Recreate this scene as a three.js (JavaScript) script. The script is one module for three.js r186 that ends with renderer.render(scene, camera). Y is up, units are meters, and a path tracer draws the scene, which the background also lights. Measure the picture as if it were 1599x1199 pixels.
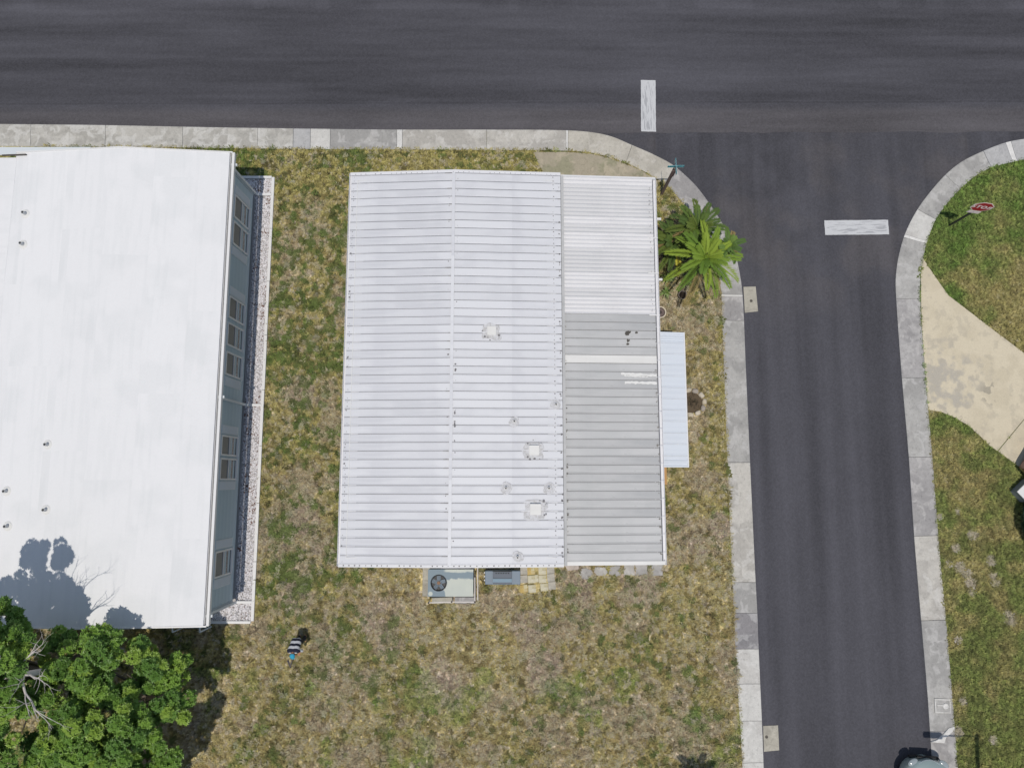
import * as THREE from 'three';
import { MarchingCubes } from 'three/addons/objects/MarchingCubes.js';
import { mergeGeometries, toCreasedNormals } from 'three/addons/utils/BufferGeometryUtils.js';
import { RoundedBoxGeometry } from 'three/addons/geometries/RoundedBoxGeometry.js';
import { FontLoader } from 'three/addons/loaders/FontLoader.js';
import { TextGeometry } from 'three/addons/geometries/TextGeometry.js';

// ---------------------------------------------------------------- camera, sky, sun, exposure
const scene = new THREE.Scene();
const camera = new THREE.PerspectiveCamera(56.77, 1599 / 1199, 0.1, 2000);
camera.position.set(0, 28, 0);
camera.up.set(0, 0, -1);
{ const tilt = THREE.MathUtils.degToRad(7.7); camera.lookAt(0, 28 - Math.cos(tilt) * 10, -Math.sin(tilt) * 10); }
camera.updateProjectionMatrix();

const renderer = new THREE.WebGLRenderer({ antialias: true });
renderer.toneMapping = THREE.LinearToneMapping;
renderer.toneMappingExposure = 1.0;
renderer.shadowMap.enabled = true;

const sunDir = new THREE.Vector3(-0.014, 1, 0.245).normalize();
// hazy midday sky: pale at the horizon, deeper blue overhead, the same all the way round
{
  const w = 16, h = 64, d = new Float32Array(w * h * 4), zen = [0.135, 0.185, 0.285], hor = [0.60, 0.65, 0.72];
  for (let j = 0; j < h; j++) for (let i = 0; i < w; i++) { const el = Math.max(0, Math.sin(((j + 0.5) / h - 0.5) * Math.PI)), t = Math.pow(1 - el, 2.2), k = (j * w + i) * 4; for (let c = 0; c < 3; c++) d[k + c] = zen[c] + (hor[c] - zen[c]) * t; d[k + 3] = 1; }
  const t = new THREE.DataTexture(d, w, h, THREE.RGBAFormat, THREE.FloatType); t.mapping = THREE.EquirectangularReflectionMapping; t.magFilter = t.minFilter = THREE.LinearFilter; t.needsUpdate = true; scene.background = t; scene.environment = t;
}
const sun = new THREE.DirectionalLight(0xfff7ec, 2.58);
sun.name = 'sun'; sun.position.copy(sunDir).multiplyScalar(60);
sun.castShadow = true; sun.shadow.mapSize.set(4096, 4096);
Object.assign(sun.shadow.camera, { left: -30, right: 30, top: 30, bottom: -30, near: 1, far: 140 });
sun.shadow.radius = 1;
scene.add(sun, sun.target);

// ---------------------------------------------------------------- helpers
function rng(seed) { let a = seed >>> 0; return () => { a = (a + 0x6D2B79F5) >>> 0; let t = a; t = Math.imul(t ^ (t >>> 15), t | 1); t ^= t + Math.imul(t ^ (t >>> 7), t | 61); return ((t ^ (t >>> 14)) >>> 0) / 4294967296; }; }
const R0 = rng(7);
const TAB = new Float32Array(65536); { const r = rng(991); for (let i = 0; i < 65536; i++) TAB[i] = r(); }
const h2 = (i, j) => TAB[(((i & 255) << 8) | (j & 255))];
function vn(x, y) { const i = Math.floor(x), j = Math.floor(y), u = x - i, v = y - j, a = u * u * (3 - 2 * u), b = v * v * (3 - 2 * v);
  const p = h2(i, j), q = h2(i + 1, j), r = h2(i, j + 1), s = h2(i + 1, j + 1); return p + (q - p) * a + (r - p) * b + (p - q - r + s) * a * b; }
function fbm(x, y, o = 4) { let t = 0, w = 0.5, n = 0; for (let k = 0; k < o; k++) { t += w * vn(x, y); n += w; w *= 0.5; const X = x * 1.62 + y * 1.18 + 17.3; y = y * 1.62 - x * 1.18 + 5.1; x = X; } return t / n; }
const cl = (x, a = 0, b = 1) => Math.min(b, Math.max(a, x));
const ss = (a, b, x) => { const t = cl((x - a) / (b - a)); return t * t * (3 - 2 * t); };
const mix = (a, b, t) => [a[0] + (b[0] - a[0]) * t, a[1] + (b[1] - a[1]) * t, a[2] + (b[2] - a[2]) * t];
const toS = v => { v = cl(v); return v <= 0.0031308 ? v * 12.92 : 1.055 * Math.pow(v, 1 / 2.4) - 0.055; };
const lin = (r, g, b) => { const c = new THREE.Color().setRGB(r / 255, g / 255, b / 255, THREE.SRGBColorSpace); return [c.r, c.g, c.b]; };
function tex(w, h, f, srgb = true) {
  const d = new Uint8Array(w * h * 4);
  for (let j = 0; j < h; j++) for (let i = 0; i < w; i++) { const c = f((i + 0.5) / w, (j + 0.5) / h), k = (j * w + i) * 4;
    if (srgb) { d[k] = toS(c[0]) * 255; d[k + 1] = toS(c[1]) * 255; d[k + 2] = toS(c[2]) * 255; } else { d[k] = d[k + 1] = d[k + 2] = cl(c) * 255; } d[k + 3] = 255; }
  const t = new THREE.DataTexture(d, w, h); t.wrapS = t.wrapT = THREE.RepeatWrapping; t.magFilter = THREE.LinearFilter; t.minFilter = THREE.LinearMipmapLinearFilter; t.generateMipmaps = true;
  if (srgb) t.colorSpace = THREE.SRGBColorSpace; t.needsUpdate = true; return t;
}
const M = (color, o = {}) => new THREE.MeshStandardMaterial({ color, roughness: 0.7, ...o });
const LC = (r, g, b) => new THREE.Color().setRGB(r, g, b);
const used = {};
function numbered(n) { used[n] = (used[n] ?? -1) + 1; return used[n] ? `${n}_${String(used[n]).padStart(3, '0')}` : n; }
function sh(o) { o.castShadow = true; o.receiveShadow = true; return o; }
function mesh(name, geo, mat, parent = scene) {
  const g = Array.isArray(geo) ? mergeGeometries(geo.map(q => { const n = q.index ? q.toNonIndexed() : q; for (const k of Object.keys(n.attributes)) if (!['position', 'normal', 'uv'].includes(k)) n.deleteAttribute(k); return n; })) : geo;
  const m = sh(new THREE.Mesh(g, mat)); m.name = parent === scene ? numbered(name) : name; parent.add(m); return m;
}
function tag(o, label, category, group, kind) { o.userData.label = label; if (category) o.userData.category = category; if (group) o.userData.group = group; if (kind) o.userData.kind = kind; return o; }
function thing(name, label, category, pos = [0, 0, 0], turn = 0, group) { const o = new THREE.Group(); o.name = numbered(name); o.position.set(...pos); o.rotation.y = turn; scene.add(o); return tag(o, label, category, group); }
// uv in metres, taken from the plane each face looks along most
function muv(g, k = 1) {
  if (g.index) g = g.toNonIndexed();
  if (!g.attributes.normal) g.computeVertexNormals();
  const p = g.attributes.position, n = p.count, uv = new Float32Array(n * 2), a = new THREE.Vector3(), b = new THREE.Vector3(), c = new THREE.Vector3();
  for (let i = 0; i < n; i += 3) { a.fromBufferAttribute(p, i); b.fromBufferAttribute(p, i + 1).sub(a); c.fromBufferAttribute(p, i + 2).sub(a); b.cross(c);
    const X = Math.abs(b.x), Y = Math.abs(b.y), Z = Math.abs(b.z);
    for (let j = i; j < i + 3; j++) { const x = p.getX(j), y = p.getY(j), z = p.getZ(j); const q = Y >= X && Y >= Z ? [x, -z] : X >= Z ? [z, y] : [x, y]; uv[j * 2] = q[0] * k; uv[j * 2 + 1] = q[1] * k; } }
  g.setAttribute('uv', new THREE.BufferAttribute(uv, 2)); return g;
}
const BX = (w, h, d, x = 0, y = 0, z = 0, r = 0) => { const g = r ? new RoundedBoxGeometry(w, h, d, 1, r) : new THREE.BoxGeometry(w, h, d); g.translate(x, y, z); return muv(g); };
const CY = (r0, r1, h, x = 0, y = 0, z = 0, n = 14) => { const g = new THREE.CylinderGeometry(r0, r1, h, n); g.translate(x, y, z); return g.toNonIndexed(); };
// bar between two points, round, tapering
function BAR(a, b, r0, r1 = r0, n = 7) { const A = new THREE.Vector3(...a), B = new THREE.Vector3(...b), d = B.clone().sub(A), L = d.length(); const g = new THREE.CylinderGeometry(r1, r0, L, n, 1); g.translate(0, L / 2, 0); g.applyQuaternion(new THREE.Quaternion().setFromUnitVectors(new THREE.Vector3(0, 1, 0), d.normalize())); g.translate(...a); return g.toNonIndexed(); }
// prism: profile [[z, y], ...] (closed, counter-clockwise seen from +x) swept along x from x0 to x1, the y shifted by y0 .. y1
function PRISM(prof, x0, x1, y0 = 0, y1 = 0, zs = 0, caps = true) {
  const v = [], q = (a, b, c, d) => v.push(...a, ...b, ...c, ...a, ...c, ...d), n = prof.length;
  for (let i = 0; i < n; i++) { const [za, ya] = prof[i], [zb, yb] = prof[(i + 1) % n]; q([x0, ya + y0, za + zs], [x1, ya + y1, za + zs], [x1, yb + y1, zb + zs], [x0, yb + y0, zb + zs]); }
  if (caps) for (const t of THREE.ShapeUtils.triangulateShape(prof.map(p => new THREE.Vector2(p[0], p[1])), [])) { for (const k of [2, 1, 0]) v.push(x1, prof[t[k]][1] + y1, prof[t[k]][0] + zs); for (const k of [0, 1, 2]) v.push(x0, prof[t[k]][1] + y0, prof[t[k]][0] + zs); }
  const g = new THREE.BufferGeometry(); g.setAttribute('position', new THREE.Float32BufferAttribute(v, 3)); g.computeVertexNormals(); return muv(g);
}
// slab: a closed outline of [x, z] with a top height and a thickness
function SLAB(pts, top, th, bevel = 0) {
  const s = new THREE.Shape(pts.map(([x, z]) => new THREE.Vector2(x, -z)));
  const g = new THREE.ExtrudeGeometry(s, { depth: th - 2 * bevel, bevelEnabled: bevel > 0, bevelSize: bevel, bevelThickness: bevel, bevelOffset: -bevel, bevelSegments: 1, steps: 1, curveSegments: 4 });
  g.rotateX(-Math.PI / 2); g.translate(0, top - th + bevel, 0); return muv(g);
}
function SHEET(pts, y) { const g = new THREE.ShapeGeometry(new THREE.Shape(pts.map(([x, z]) => new THREE.Vector2(x, -z)))); g.rotateX(-Math.PI / 2); g.translate(0, y, 0); return muv(g); }
function inside(poly, x, z) { let r = false; for (let i = 0, j = poly.length - 1; i < poly.length; j = i++) { const [a, b] = poly[i], [c, d] = poly[j]; if ((b > z) !== (d > z) && x < (c - a) * (z - b) / (d - b) + a) r = !r; } return r; }
function blob(cx, cz, r, seed, n = 14, e = 0.3) { const o = []; for (let i = 0; i < n; i++) { const t = i / n * 6.283; const k = r * (1 - e / 2 + e * vn(seed * 7.1 + Math.cos(t) * 1.6 + 50, Math.sin(t) * 1.6 + seed * 3.3 + 50)); o.push([cx + Math.cos(t) * k, cz + Math.sin(t) * k]); } return o; }

// ---------------------------------------------------------------- ground colours
const C = { straw: lin(169, 156, 113), dry: lin(136, 123, 85), olive: lin(117, 112, 66), yell: lin(137, 131, 79), weed: lin(72, 78, 42), green: lin(78, 100, 46), leaf: lin(92, 120, 54), soil: lin(146, 132, 117), dark: lin(74, 70, 44), sand: lin(188, 178, 166), lush: lin(92, 112, 54) };
// the lawn's own colour at x, z: dry grass, weeds, bare sandy soil; gives [colour, how weedy]
const SOILS = [[-4.9, 5.2, 0.75], [-4.7, 6.1, 0.5], [-7.9, 1.5, 0.7], [-8.2, 4.4, 0.7], [-7.4, 2.6, 0.5], [-1.9, 4.4, 0.55], [8.0, 1.8, 0.5], [7.2, 2.6, 0.55], [4.8, 4.0, 0.9], [-2.6, 7.6, 0.8], [1.3, 7.0, 0.7], [-6.6, 2.8, 0.6], [2.5, 4.2, 0.8], [0.6, 5.6, 0.7], [-8.6, -3.5, 0.6], [-6.7, -7.0, 0.6]];
const CHALK = [[17.45, 3.55, 0.18], [17.8, 2.1, 0.2], [17.1, 2.6, 0.16], [18.5, 3.7, 0.26], [16.8, 3.2, 0.14], [16.9, 8.2, 0.16], [18.4, 3.1, 0.2], [16.6, 1.4, 0.12], [17.3, 1.2, 0.12], [16.9, 6.0, 0.14], [18.9, 5.2, 0.25], [16.6, 9.3, 0.2], [17.9, 9.6, 0.15], [17.55, 3.9, 0.2], [17.6, 4.2, 0.15], [17.2, 3.3, 0.2]];
function lawn(x, z) {
  const right = x > 13.5;
  const f1 = fbm(x * 0.45 + 11, z * 0.45 + 3, 3), f2 = fbm(x * 1.5 + 40, z * 1.5 + 9, 3), f3 = fbm(x * 4.2 + 3, z * 4.2 + 71, 2), f4 = vn(x * 13 + 9, z * 13 + 4), f5 = fbm(x * 3.1 + 90, z * 3.1 + 33, 2);
  let c, w;
  if (right) {
    const g = z < -3 ? ss(0.78, 0.42, f1 * 0.45 + f2 * 0.35 + 0.34 * ss(17.0, 20.5, x) * ss(-12.5, -7, z)) : ss(0.68, 0.42, f1 * 0.4 + f2 * 0.6 - 0.05);
    c = mix(mix(C.straw, C.olive, 0.45 + 0.4 * f3), mix(C.green, C.lush, f3), cl(g * (z < -3 ? 0.95 : 0.75) + 0.5 * (f5 - 0.5)));
    if (z > -1) c = mix(c, mix(C.dark, C.dry, f3), 0.4 * ss(0.4, 0.65, f5));
    w = ss(0.55, 0.7, f2) * 0.4 * (z < -3 ? 0.4 : 1);
    let k = 0; for (const [a, b, r] of CHALK) k = Math.max(k, 1 - Math.hypot(x - a, (z - b)) / (r * (0.6 + 1.4 * f3)));
    c = mix(c, C.sand, 0.7 * ss(0.1, 0.6, k) * ss(0.35, 0.6, f5) * (z > 0 ? 1 : 0));
  } else {
    const strip = x < -5.2 && z < 4.5 ? 1 : 0, north = ss(-11.2, -11.9, z), east = x > 5 && z < 3 ? 1 : 0;
    const g1 = fbm(x * 2.7 + 140, z * 2.7 + 19, 4), g2 = fbm(x * 6.3 + 22, z * 6.3 + 61, 3), g3 = fbm(x * 5.1 + 7, z * 5.1 + 130, 3);
    const wt = (strip ? 0.51 : east ? 0.585 : 0.585) - (strip ? 0.45 : 0.3) * (f1 - 0.5);
    w = ss(wt - 0.03, wt + 0.16, g1 * 0.55 + g2 * 0.45);
    c = mix(mix(C.dry, C.straw, ss(0.32, 0.66, g3)), C.olive, ss(0.38, 0.66, f1 * 0.5 + g1 * 0.5) * 0.6);
    if (strip || east) c = mix(c, C.yell, ss(0.36, 0.64, f2 * 0.4 + g3 * 0.3 + f1 * 0.3) * (strip ? 0.75 : 0.4));
    c = mix(c, mix(C.yell, C.olive, g2), north * 0.7);
    c = mix(c, C.dark, ss(0.48, 0.7, g2) * (strip ? 0.9 : 0.6));
    if (east) c = mix(c, C.olive, 0.7 * ss(0.7, 0.0, Math.abs(x - (8.62 + z * 0.02))));
    let k = 0; for (const [a, b, r] of SOILS) k = Math.max(k, 1 - Math.hypot(x - a, (z - b) * 0.9) / (r * (0.4 + 1.6 * f2)));
    c = mix(c, C.soil, ss(0.0, 0.45, k) * (0.35 + 0.65 * ss(0.3, 0.55, g3)));
    c = mix(c, C.soil, 0.6 * ss(0.5, 0.62, fbm(x * 1.1 + 77, z * 1.1 + 31, 3) * 0.7 + 0.3 * g3) * (1 - north));
    c = mix(c, mix(C.weed, C.green, g3), w * (strip ? 0.88 : 0.74));
    if (z > 7) { const q = ss(0.52, 0.68, fbm(x * 0.9 + 4, z * 0.9 + 55, 4)); c = mix(c, C.leaf, q * 0.45); }
    if (fbm(x * 9 + 5, z * 9, 2) > 0.69) c = mix(c, C.sand, 0.45);
  }
  const k = (right ? 1.8 : 2.05) * (0.62 + 0.76 * f4); return [[c[0] * k, c[1] * k, c[2] * k], w];
}
// ---------------------------------------------------------------- surfaces
const span = 48, ox = -24, oz = -22;                                   // the yard's map: 48 m from x -24, z -22
const lawnMap = tex(2048, 2048, (u, v) => { const x = ox + u * span, z = oz + (1 - v) * span; const c = lawn(x, z)[0], k = 0.5 + 0.55 * vn(x * 37, z * 37); return [c[0] * k, c[1] * k, c[2] * k]; });
lawnMap.repeat.set(1 / span, 1 / span); lawnMap.offset.set(-ox / span, 1 + oz / span);
const lawnMat = new THREE.MeshStandardMaterial({ map: lawnMap, roughness: 1 });
const farMap = tex(512, 512, (u, v) => { const a = fbm(u * 16, v * 16, 3), c = mix(C.dry, C.green, a); return c; });
farMap.repeat.set(1 / 20, 1 / 20);
const asphalt = lin(80, 80, 87);
// main street: rolled east to west, so its wear runs that way; tones are the age of the seal coat
const roadMap = tex(2048, 1024, (u, v) => {
  const x = -30 + u * 60, z = -24 + (1 - v) * 15;
  const long = fbm(x * 0.09 + 5, z * 1.9, 4), big = fbm(x * 0.16 + 30, z * 0.35 + 8, 3), fine = vn(x * 21, z * 21), st = fbm(x * 0.5 + 70, z * 6, 2);
  let k = 0.85 + 0.62 * (long - 0.5) + 0.44 * (big - 0.5) + 0.22 * (fine - 0.5) + 0.2 * (vn(x * 43, z * 43) - 0.5) + 0.2 * (st - 0.5), c = asphalt;
  const seam = -15.68 + 0.06 * (fbm(x * 0.35, 3, 2) - 0.5) - 0.003 * x;             // edge of the newer overlay
  if (z > seam) { const e = ss(0, 0.5, z - seam); k += 0.15 * e * (0.4 + 0.9 * fbm(x * 0.8, z * 2.5, 3)) ; c = mix(asphalt, lin(84, 82, 86), e); k += 0.14 * (vn(x * 34, z * 34) - 0.5); }
  else k -= 0.2 * ss(0.9, 0, seam - z) * (0.5 + fbm(x * 0.4, 9, 2));
  if (Math.abs(z - seam + 0.1) < 0.025) k += 0.16 * fbm(x * 0.7, 2, 2);
  if (z < -20) k += 0.12 * ss(0.45, 0.7, fbm(x * 1.1, z * 0.25, 2));
  if (vn(x * 9.3, z * 9.3) > 0.985) k += 0.25;
  return [c[0] * k, c[1] * k, c[2] * k];
});
roadMap.repeat.set(1 / 60, 1 / 15); roadMap.offset.set(0.5, 1 - 24 / 15);
const laneMap = tex(1024, 2048, (u, v) => {
  const x = 6 + u * 13, z = -14.5 + (1 - v) * 39;
  const long = fbm(x * 2.1, z * 0.07, 3), big = fbm(x * 0.4 + 3, z * 0.16 + 5, 3), fine = vn(x * 21, z * 21), mid = fbm(x * 1.2 + 9, z * 1.2, 4);
  let k = 0.86 - 0.07 * ss(-8.5, -13.5, z) * (0.5 + fbm(x * 0.5, z * 0.5 + 40, 3)) + 0.5 * (long - 0.5) + 0.3 * (big - 0.5) + 0.22 * (fine - 0.5) + 0.2 * (vn(x * 43, z * 43) - 0.5) + 0.12 * (mid - 0.5), c = asphalt;
  const q = ss(-5, -10, z) * ss(0.42, 0.66, fbm(x * 0.55 + 8, z * 0.55 + 2, 4)); k += 0.12 * q; c = mix(c, lin(84, 82, 86), q);
  if (z < -9.2 && x < 12.2) k += 0.13 * (ss(0.46, 0.62, fbm(x * 0.7 + 21, z * 0.7 + 6, 4)) - 0.5);
  if (vn(x * 9.3, z * 9.3) > 0.985) k += 0.22;
  return [c[0] * k, c[1] * k, c[2] * k];
});
laneMap.repeat.set(1 / 13, 1 / 39); laneMap.offset.set(-6 / 13, 1 - 14.5 / 39);
const grit = tex(512, 512, (u, v) => fbm(u * 90, v * 90, 2), false); grit.repeat.set(1 / 3, 1 / 3);
const roadMat = new THREE.MeshStandardMaterial({ map: roadMap, roughness: 0.92, bumpMap: grit, bumpScale: 0.006 });
const laneMat = new THREE.MeshStandardMaterial({ map: laneMap, roughness: 0.92, bumpMap: grit, bumpScale: 0.006 });

function concrete(seed, a, b, c, cover, rough = 1) {                     // three tones: body, stain, chalky film
  const t = tex(512, 512, (u, v) => { const x = u * 6, y = v * 6, wx = 0.9 * (fbm(x * 1.9 + 7, y * 1.9 + seed, 3) - 0.5), wy = 0.9 * (fbm(x * 1.9 + 31, y * 1.9 - seed, 3) - 0.5), p = fbm((x + wx) * 1.3 + seed, (y + wy) * 1.7 + seed, 6), q = fbm((x - wy) * 3.4 + seed * 2, (y + wx) * 3.4, 6), f = vn(x * 40, y * 40), d = vn(x * 15 + 3, y * 15 + seed);
    let k = mix(a, b, ss(0.38, 0.64, p) * 0.85); k = mix(k, c, 0.7 * ss(0.96 - cover, 1.14 - cover, q)); const m = (0.93 + 0.14 * f) * (d > 0.86 ? 0.86 : 1) * (0.9 + 0.2 * fbm(x * 9, y * 9 + seed, 3)); return [k[0] * m, k[1] * m, k[2] * m]; });
  t.repeat.set(1 / 6, 1 / 6); return new THREE.MeshStandardMaterial({ map: t, roughness: 0.95, bumpMap: grit, bumpScale: 0.003 * rough });
}
const K = {
  chalk: concrete(3, lin(188, 186, 180), lin(168, 166, 160), lin(206, 205, 201), 0.5),
  grey: concrete(13, lin(175, 174, 171), lin(156, 155, 153), lin(189, 188, 186), 0.42),
  blue: concrete(21, lin(180, 180, 180), lin(170, 170, 171), lin(188, 188, 188), 0.4),
  light: concrete(33, lin(203, 202, 198), lin(190, 188, 184), lin(212, 211, 208), 0.4),
  speck: concrete(43, lin(194, 191, 184), lin(172, 169, 163), lin(202, 200, 195), 0.45),
  beige: concrete(57, lin(190, 186, 176), lin(174, 170, 160), lin(198, 194, 186), 0.4),
  dull: concrete(63, lin(170, 168, 167), lin(150, 148, 148), lin(187, 185, 183), 0.42),
  dark: concrete(71, lin(142, 140, 142), lin(132, 131, 133), lin(178, 177, 177), 0.5),
  white: concrete(83, lin(222, 221, 218), lin(210, 209, 206), lin(228, 227, 225), 0.4),
  pad: concrete(91, lin(176, 172, 160), lin(160, 156, 145), lin(186, 182, 170), 0.4),
  drive: concrete(97, lin(206, 195, 166), lin(199, 188, 160), lin(182, 175, 158), 0.4),
  apron: concrete(17, lin(166, 158, 140), lin(148, 146, 122), lin(182, 172, 152), 0.45),
};

// driveway: cream concrete with grey scuffed stains near the street and a few dark drips
{ const t = tex(1024, 1024, (u, v) => { const x = 15 + u * 12, z = -8 + (1 - v) * 12, n = fbm(x * 1.9 + 3, z * 1.9 + 8, 5), m = fbm(x * 4.5, z * 4.5, 5), f = vn(x * 40, z * 40), d1 = Math.hypot((x - 17.3) / 1.3, (z + 3.9) / 1.5), d2 = Math.hypot(x - 19.0, z + 3.4) / 0.6; let c = mix(lin(209, 199, 176), lin(201, 191, 168), ss(0.35, 0.65, n)); c = mix(c, lin(172, 168, 160), ss(0.46, 0.66, m * 0.6 + n * 0.4 + 0.12 * (1 - Math.min(1.6, d1))) * 0.75 * ss(1.6, 0.6, d1)); c = mix(c, lin(120, 116, 108), ss(0.55, 0.63, m) * ss(1, 0.4, d2) * 0.7); c = mix(c, lin(184, 176, 158), 0.5 * ss(0.56, 0.72, m)); const k = 0.94 + 0.12 * f; return [c[0] * k, c[1] * k, c[2] * k]; }); t.repeat.set(1 / 12, 1 / 12); t.offset.set(-15 / 12, 1 - 8 / 12); K.drive = new THREE.MeshStandardMaterial({ map: t, roughness: 0.95, bumpMap: grit, bumpScale: 0.003 }); }

// ---------------------------------------------------------------- ground and streets
tag(mesh('ground', muv(new THREE.PlaneGeometry(900, 900).rotateX(-Math.PI / 2).translate(0, -0.06, 0)), new THREE.MeshStandardMaterial({ map: farMap, roughness: 1 })), 'dry grassy ground reaching to the horizon', null, null, 'structure');
const SEAM = -14.38;
tag(mesh('main_road', SHEET([[-70, -22.6], [70, -22.6], ...Array.from({ length: 281 }, (_, i) => [70 - i * 0.5, SEAM + 0.22 * (fbm(i * 0.31, 5, 4) - 0.5)])], 0), roadMat), 'wide dark asphalt street running across the top of the view', null, null, 'structure');
tag(mesh('side_road', SHEET([[1, SEAM - 0.2], [26, SEAM - 0.2], [24, -9], [18, -4], [18, 45], [8, 45], [8, -6], [1, -12]], -0.004), laneMat), 'dark asphalt side street running down between the two lawns', null, null, 'structure');

// kerb strips: stations of (street edge, lawn edge); slabs lie between the joints
const curbA = [[[-40.23, -14.98], [-40.05, -13.99]], [[-29.48, -14.87], [-29.35, -13.87]], [[-21.43, -14.75], [-21.33, -13.76]], [[-17.14, -14.70], [-17.06, -13.72]], [[-12.84, -14.61], [-12.79, -13.68]], [[-9.14, -14.55], [-9.11, -13.63]], [[-4.81, -14.50], [-4.79, -13.61]], [[-1.06, -14.50], [-1.05, -13.58]], [[2.26, -14.47], [2.25, -13.55]], [[3.36, -14.38], [3.26, -13.47]], [[4.18, -14.19], [4.01, -13.28]], [[5.00, -13.82], [4.72, -13.02]], [[5.82, -13.44], [5.38, -12.70]], [[6.66, -12.96], [6.06, -12.28]], [[7.18, -12.50], [6.52, -11.89]], [[7.66, -11.97], [6.93, -11.42]], [[8.24, -11.10], [7.41, -10.70]], [[8.66, -10.36], [7.78, -10.05]], [[8.92, -9.69], [8.04, -9.42]], [[9.15, -8.93], [8.28, -8.72]], [[9.28, -8.10], [8.41, -7.99]], [[9.33, -7.34], [8.46, -7.35]], [[9.34, -6.35], [8.45, -6.35]], [[9.33, -4.81], [8.44, -4.81]], [[9.33, -0.68], [8.43, -0.68]], [[9.34, 3.88], [8.43, 3.88]], [[9.35, 5.02], [8.45, 5.02]], [[9.34, 6.33], [8.45, 6.33]], [[9.34, 7.59], [8.47, 7.59]], [[9.34, 8.91], [8.50, 8.91]], [[9.33, 10.38], [8.53, 10.38]], [[9.23, 14.96], [8.51, 14.96]], [[9.03, 23.14], [8.35, 23.14]]];
const curbB = [[[40.26, -14.98], [40.08, -13.99]], [[25.44, -14.44], [25.33, -13.51]], [[22.48, -14.24], [22.38, -13.31]], [[21.36, -14.09], [21.36, -13.19]], [[20.62, -13.94], [20.81, -13.07]], [[19.62, -13.56], [19.86, -12.81]], [[18.65, -13.07], [19.15, -12.44]], [[17.95, -12.51], [18.51, -11.90]], [[17.30, -11.81], [17.94, -11.31]], [[16.69, -11.03], [17.38, -10.58]], [[16.09, -9.96], [16.96, -9.65]], [[15.73, -8.89], [16.70, -8.83]], [[15.57, -8.02], [16.54, -8.02]], [[15.54, -7.25], [16.48, -7.25]], [[15.53, -4.03], [16.44, -4.03]], [[15.57, -0.89], [16.47, -0.89]], [[15.55, 2.15], [16.46, 2.12]], [[15.58, 5.30], [16.50, 5.26]], [[15.61, 8.00], [16.51, 8.00]], [[15.60, 9.27], [16.51, 9.27]], [[15.59, 10.58], [16.51, 10.58]], [[15.56, 14.96], [16.47, 14.96]], [[15.35, 23.14], [16.24, 23.14]]];
const CR = (pts) => { const c = new THREE.CatmullRomCurve3(pts.map(([x, z]) => new THREE.Vector3(x, 0, z)), false, 'centripetal'); const n = pts.length - 1; return s => c.getPoint(cl(s / n)); };
function kerb(name, label, st, joints, mats) {
  const road = CR(st.map(s => s[0])), back = CR(st.map(s => s[1])); const root = thing(name, label, null); root.userData.kind = 'structure';
  for (let i = 0; i + 1 < joints.length; i++) {
    const a = joints[i], b = joints[i + 1], n = Math.max(2, Math.round((b - a) * 4)), len = road(a).distanceTo(road(b)), g = 0.007 * (b - a) / Math.max(0.2, len);
    const rows = []; for (let k = 0; k <= n; k++) { const t = a + g + (b - a - 2 * g) * k / n; rows.push([road(t), back(t)]); }
    const v = [], lift = 0.006 * (R0() - 0.5), Q = (p, q, r, s) => v.push(...p, ...q, ...r, ...p, ...r, ...s), pt = (p, y) => [p.x, y, p.z], L = (r, t) => r[0].clone().lerp(r[1], t);
    // section: low lip at the street, shallow rise to the lawn, rounded back
    const sec = r => [pt(r[0], -0.08), pt(r[0], 0.022 + lift), pt(L(r, 0.05), 0.034 + lift), pt(L(r, 0.6), 0.042 + lift), pt(L(r, 0.96), 0.075 + lift), pt(r[1], 0.068 + lift), pt(r[1], -0.08)];
    for (let k = 0; k < n; k++) { const s0 = sec(rows[k]), s1 = sec(rows[k + 1]); for (let m = 0; m < 6; m++) Q(s0[m], s1[m], s1[m + 1], s0[m + 1]); }
    for (const [r, f] of [[rows[0], 0], [rows[n], 1]]) { const s = sec(r); for (let m = 1; m + 1 < s.length; m++) f ? v.push(...s[0], ...s[m], ...s[m + 1]) : v.push(...s[0], ...s[m + 1], ...s[m]); }
    // face outward whichever side the lawn is on
    const e0 = rows[1][0].clone().sub(rows[0][0]), e1 = rows[0][1].clone().sub(rows[0][0]); if (e0.cross(e1).y > 0) {} else for (let k = 0; k < v.length; k += 9) { for (let m = 0; m < 3; m++) { const t = v[k + 3 + m]; v[k + 3 + m] = v[k + 6 + m]; v[k + 6 + m] = t; } }
    const ge = new THREE.BufferGeometry(); ge.setAttribute('position', new THREE.Float32BufferAttribute(v, 3)); ge.computeVertexNormals();
    const ug = muv(ge), uv = ug.attributes.uv, du = R0() * 6, dv = R0() * 6; for (let k = 0; k < uv.count; k++) uv.setXY(k, uv.getX(k) + du, uv.getY(k) + dv);
    mesh('slab', ug, K[mats[i] ?? 'grey'], root);
  }
  return { road, back, n: st.length - 1 };
}
const jA = [0, 0.7, 1.2, 1.7, 2.28, 3.03, 3.78, 4.6, 5, 5.17, 5.36, 6, 6.06, 7, 8, 8.06, 11, 13.4, 17, 20.9, 21, 22, 24, 25, 26, 27, 28, 29, 30, 31, 32];
const mA = ['chalk', 'chalk', 'grey', 'chalk', 'chalk', 'chalk', 'chalk', 'chalk', 'blue', 'light', 'grey', 'white', 'speck', 'speck', 'white', 'beige', 'beige', 'dull', 'grey', 'white', 'dull', 'grey', 'speck', 'grey', 'dark', 'light', 'light', 'light', 'light', 'light'];
const eA = kerb('kerb', 'pale concrete kerb strip curving around the corner beside the mobile home', curbA, jA, mA);
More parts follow.
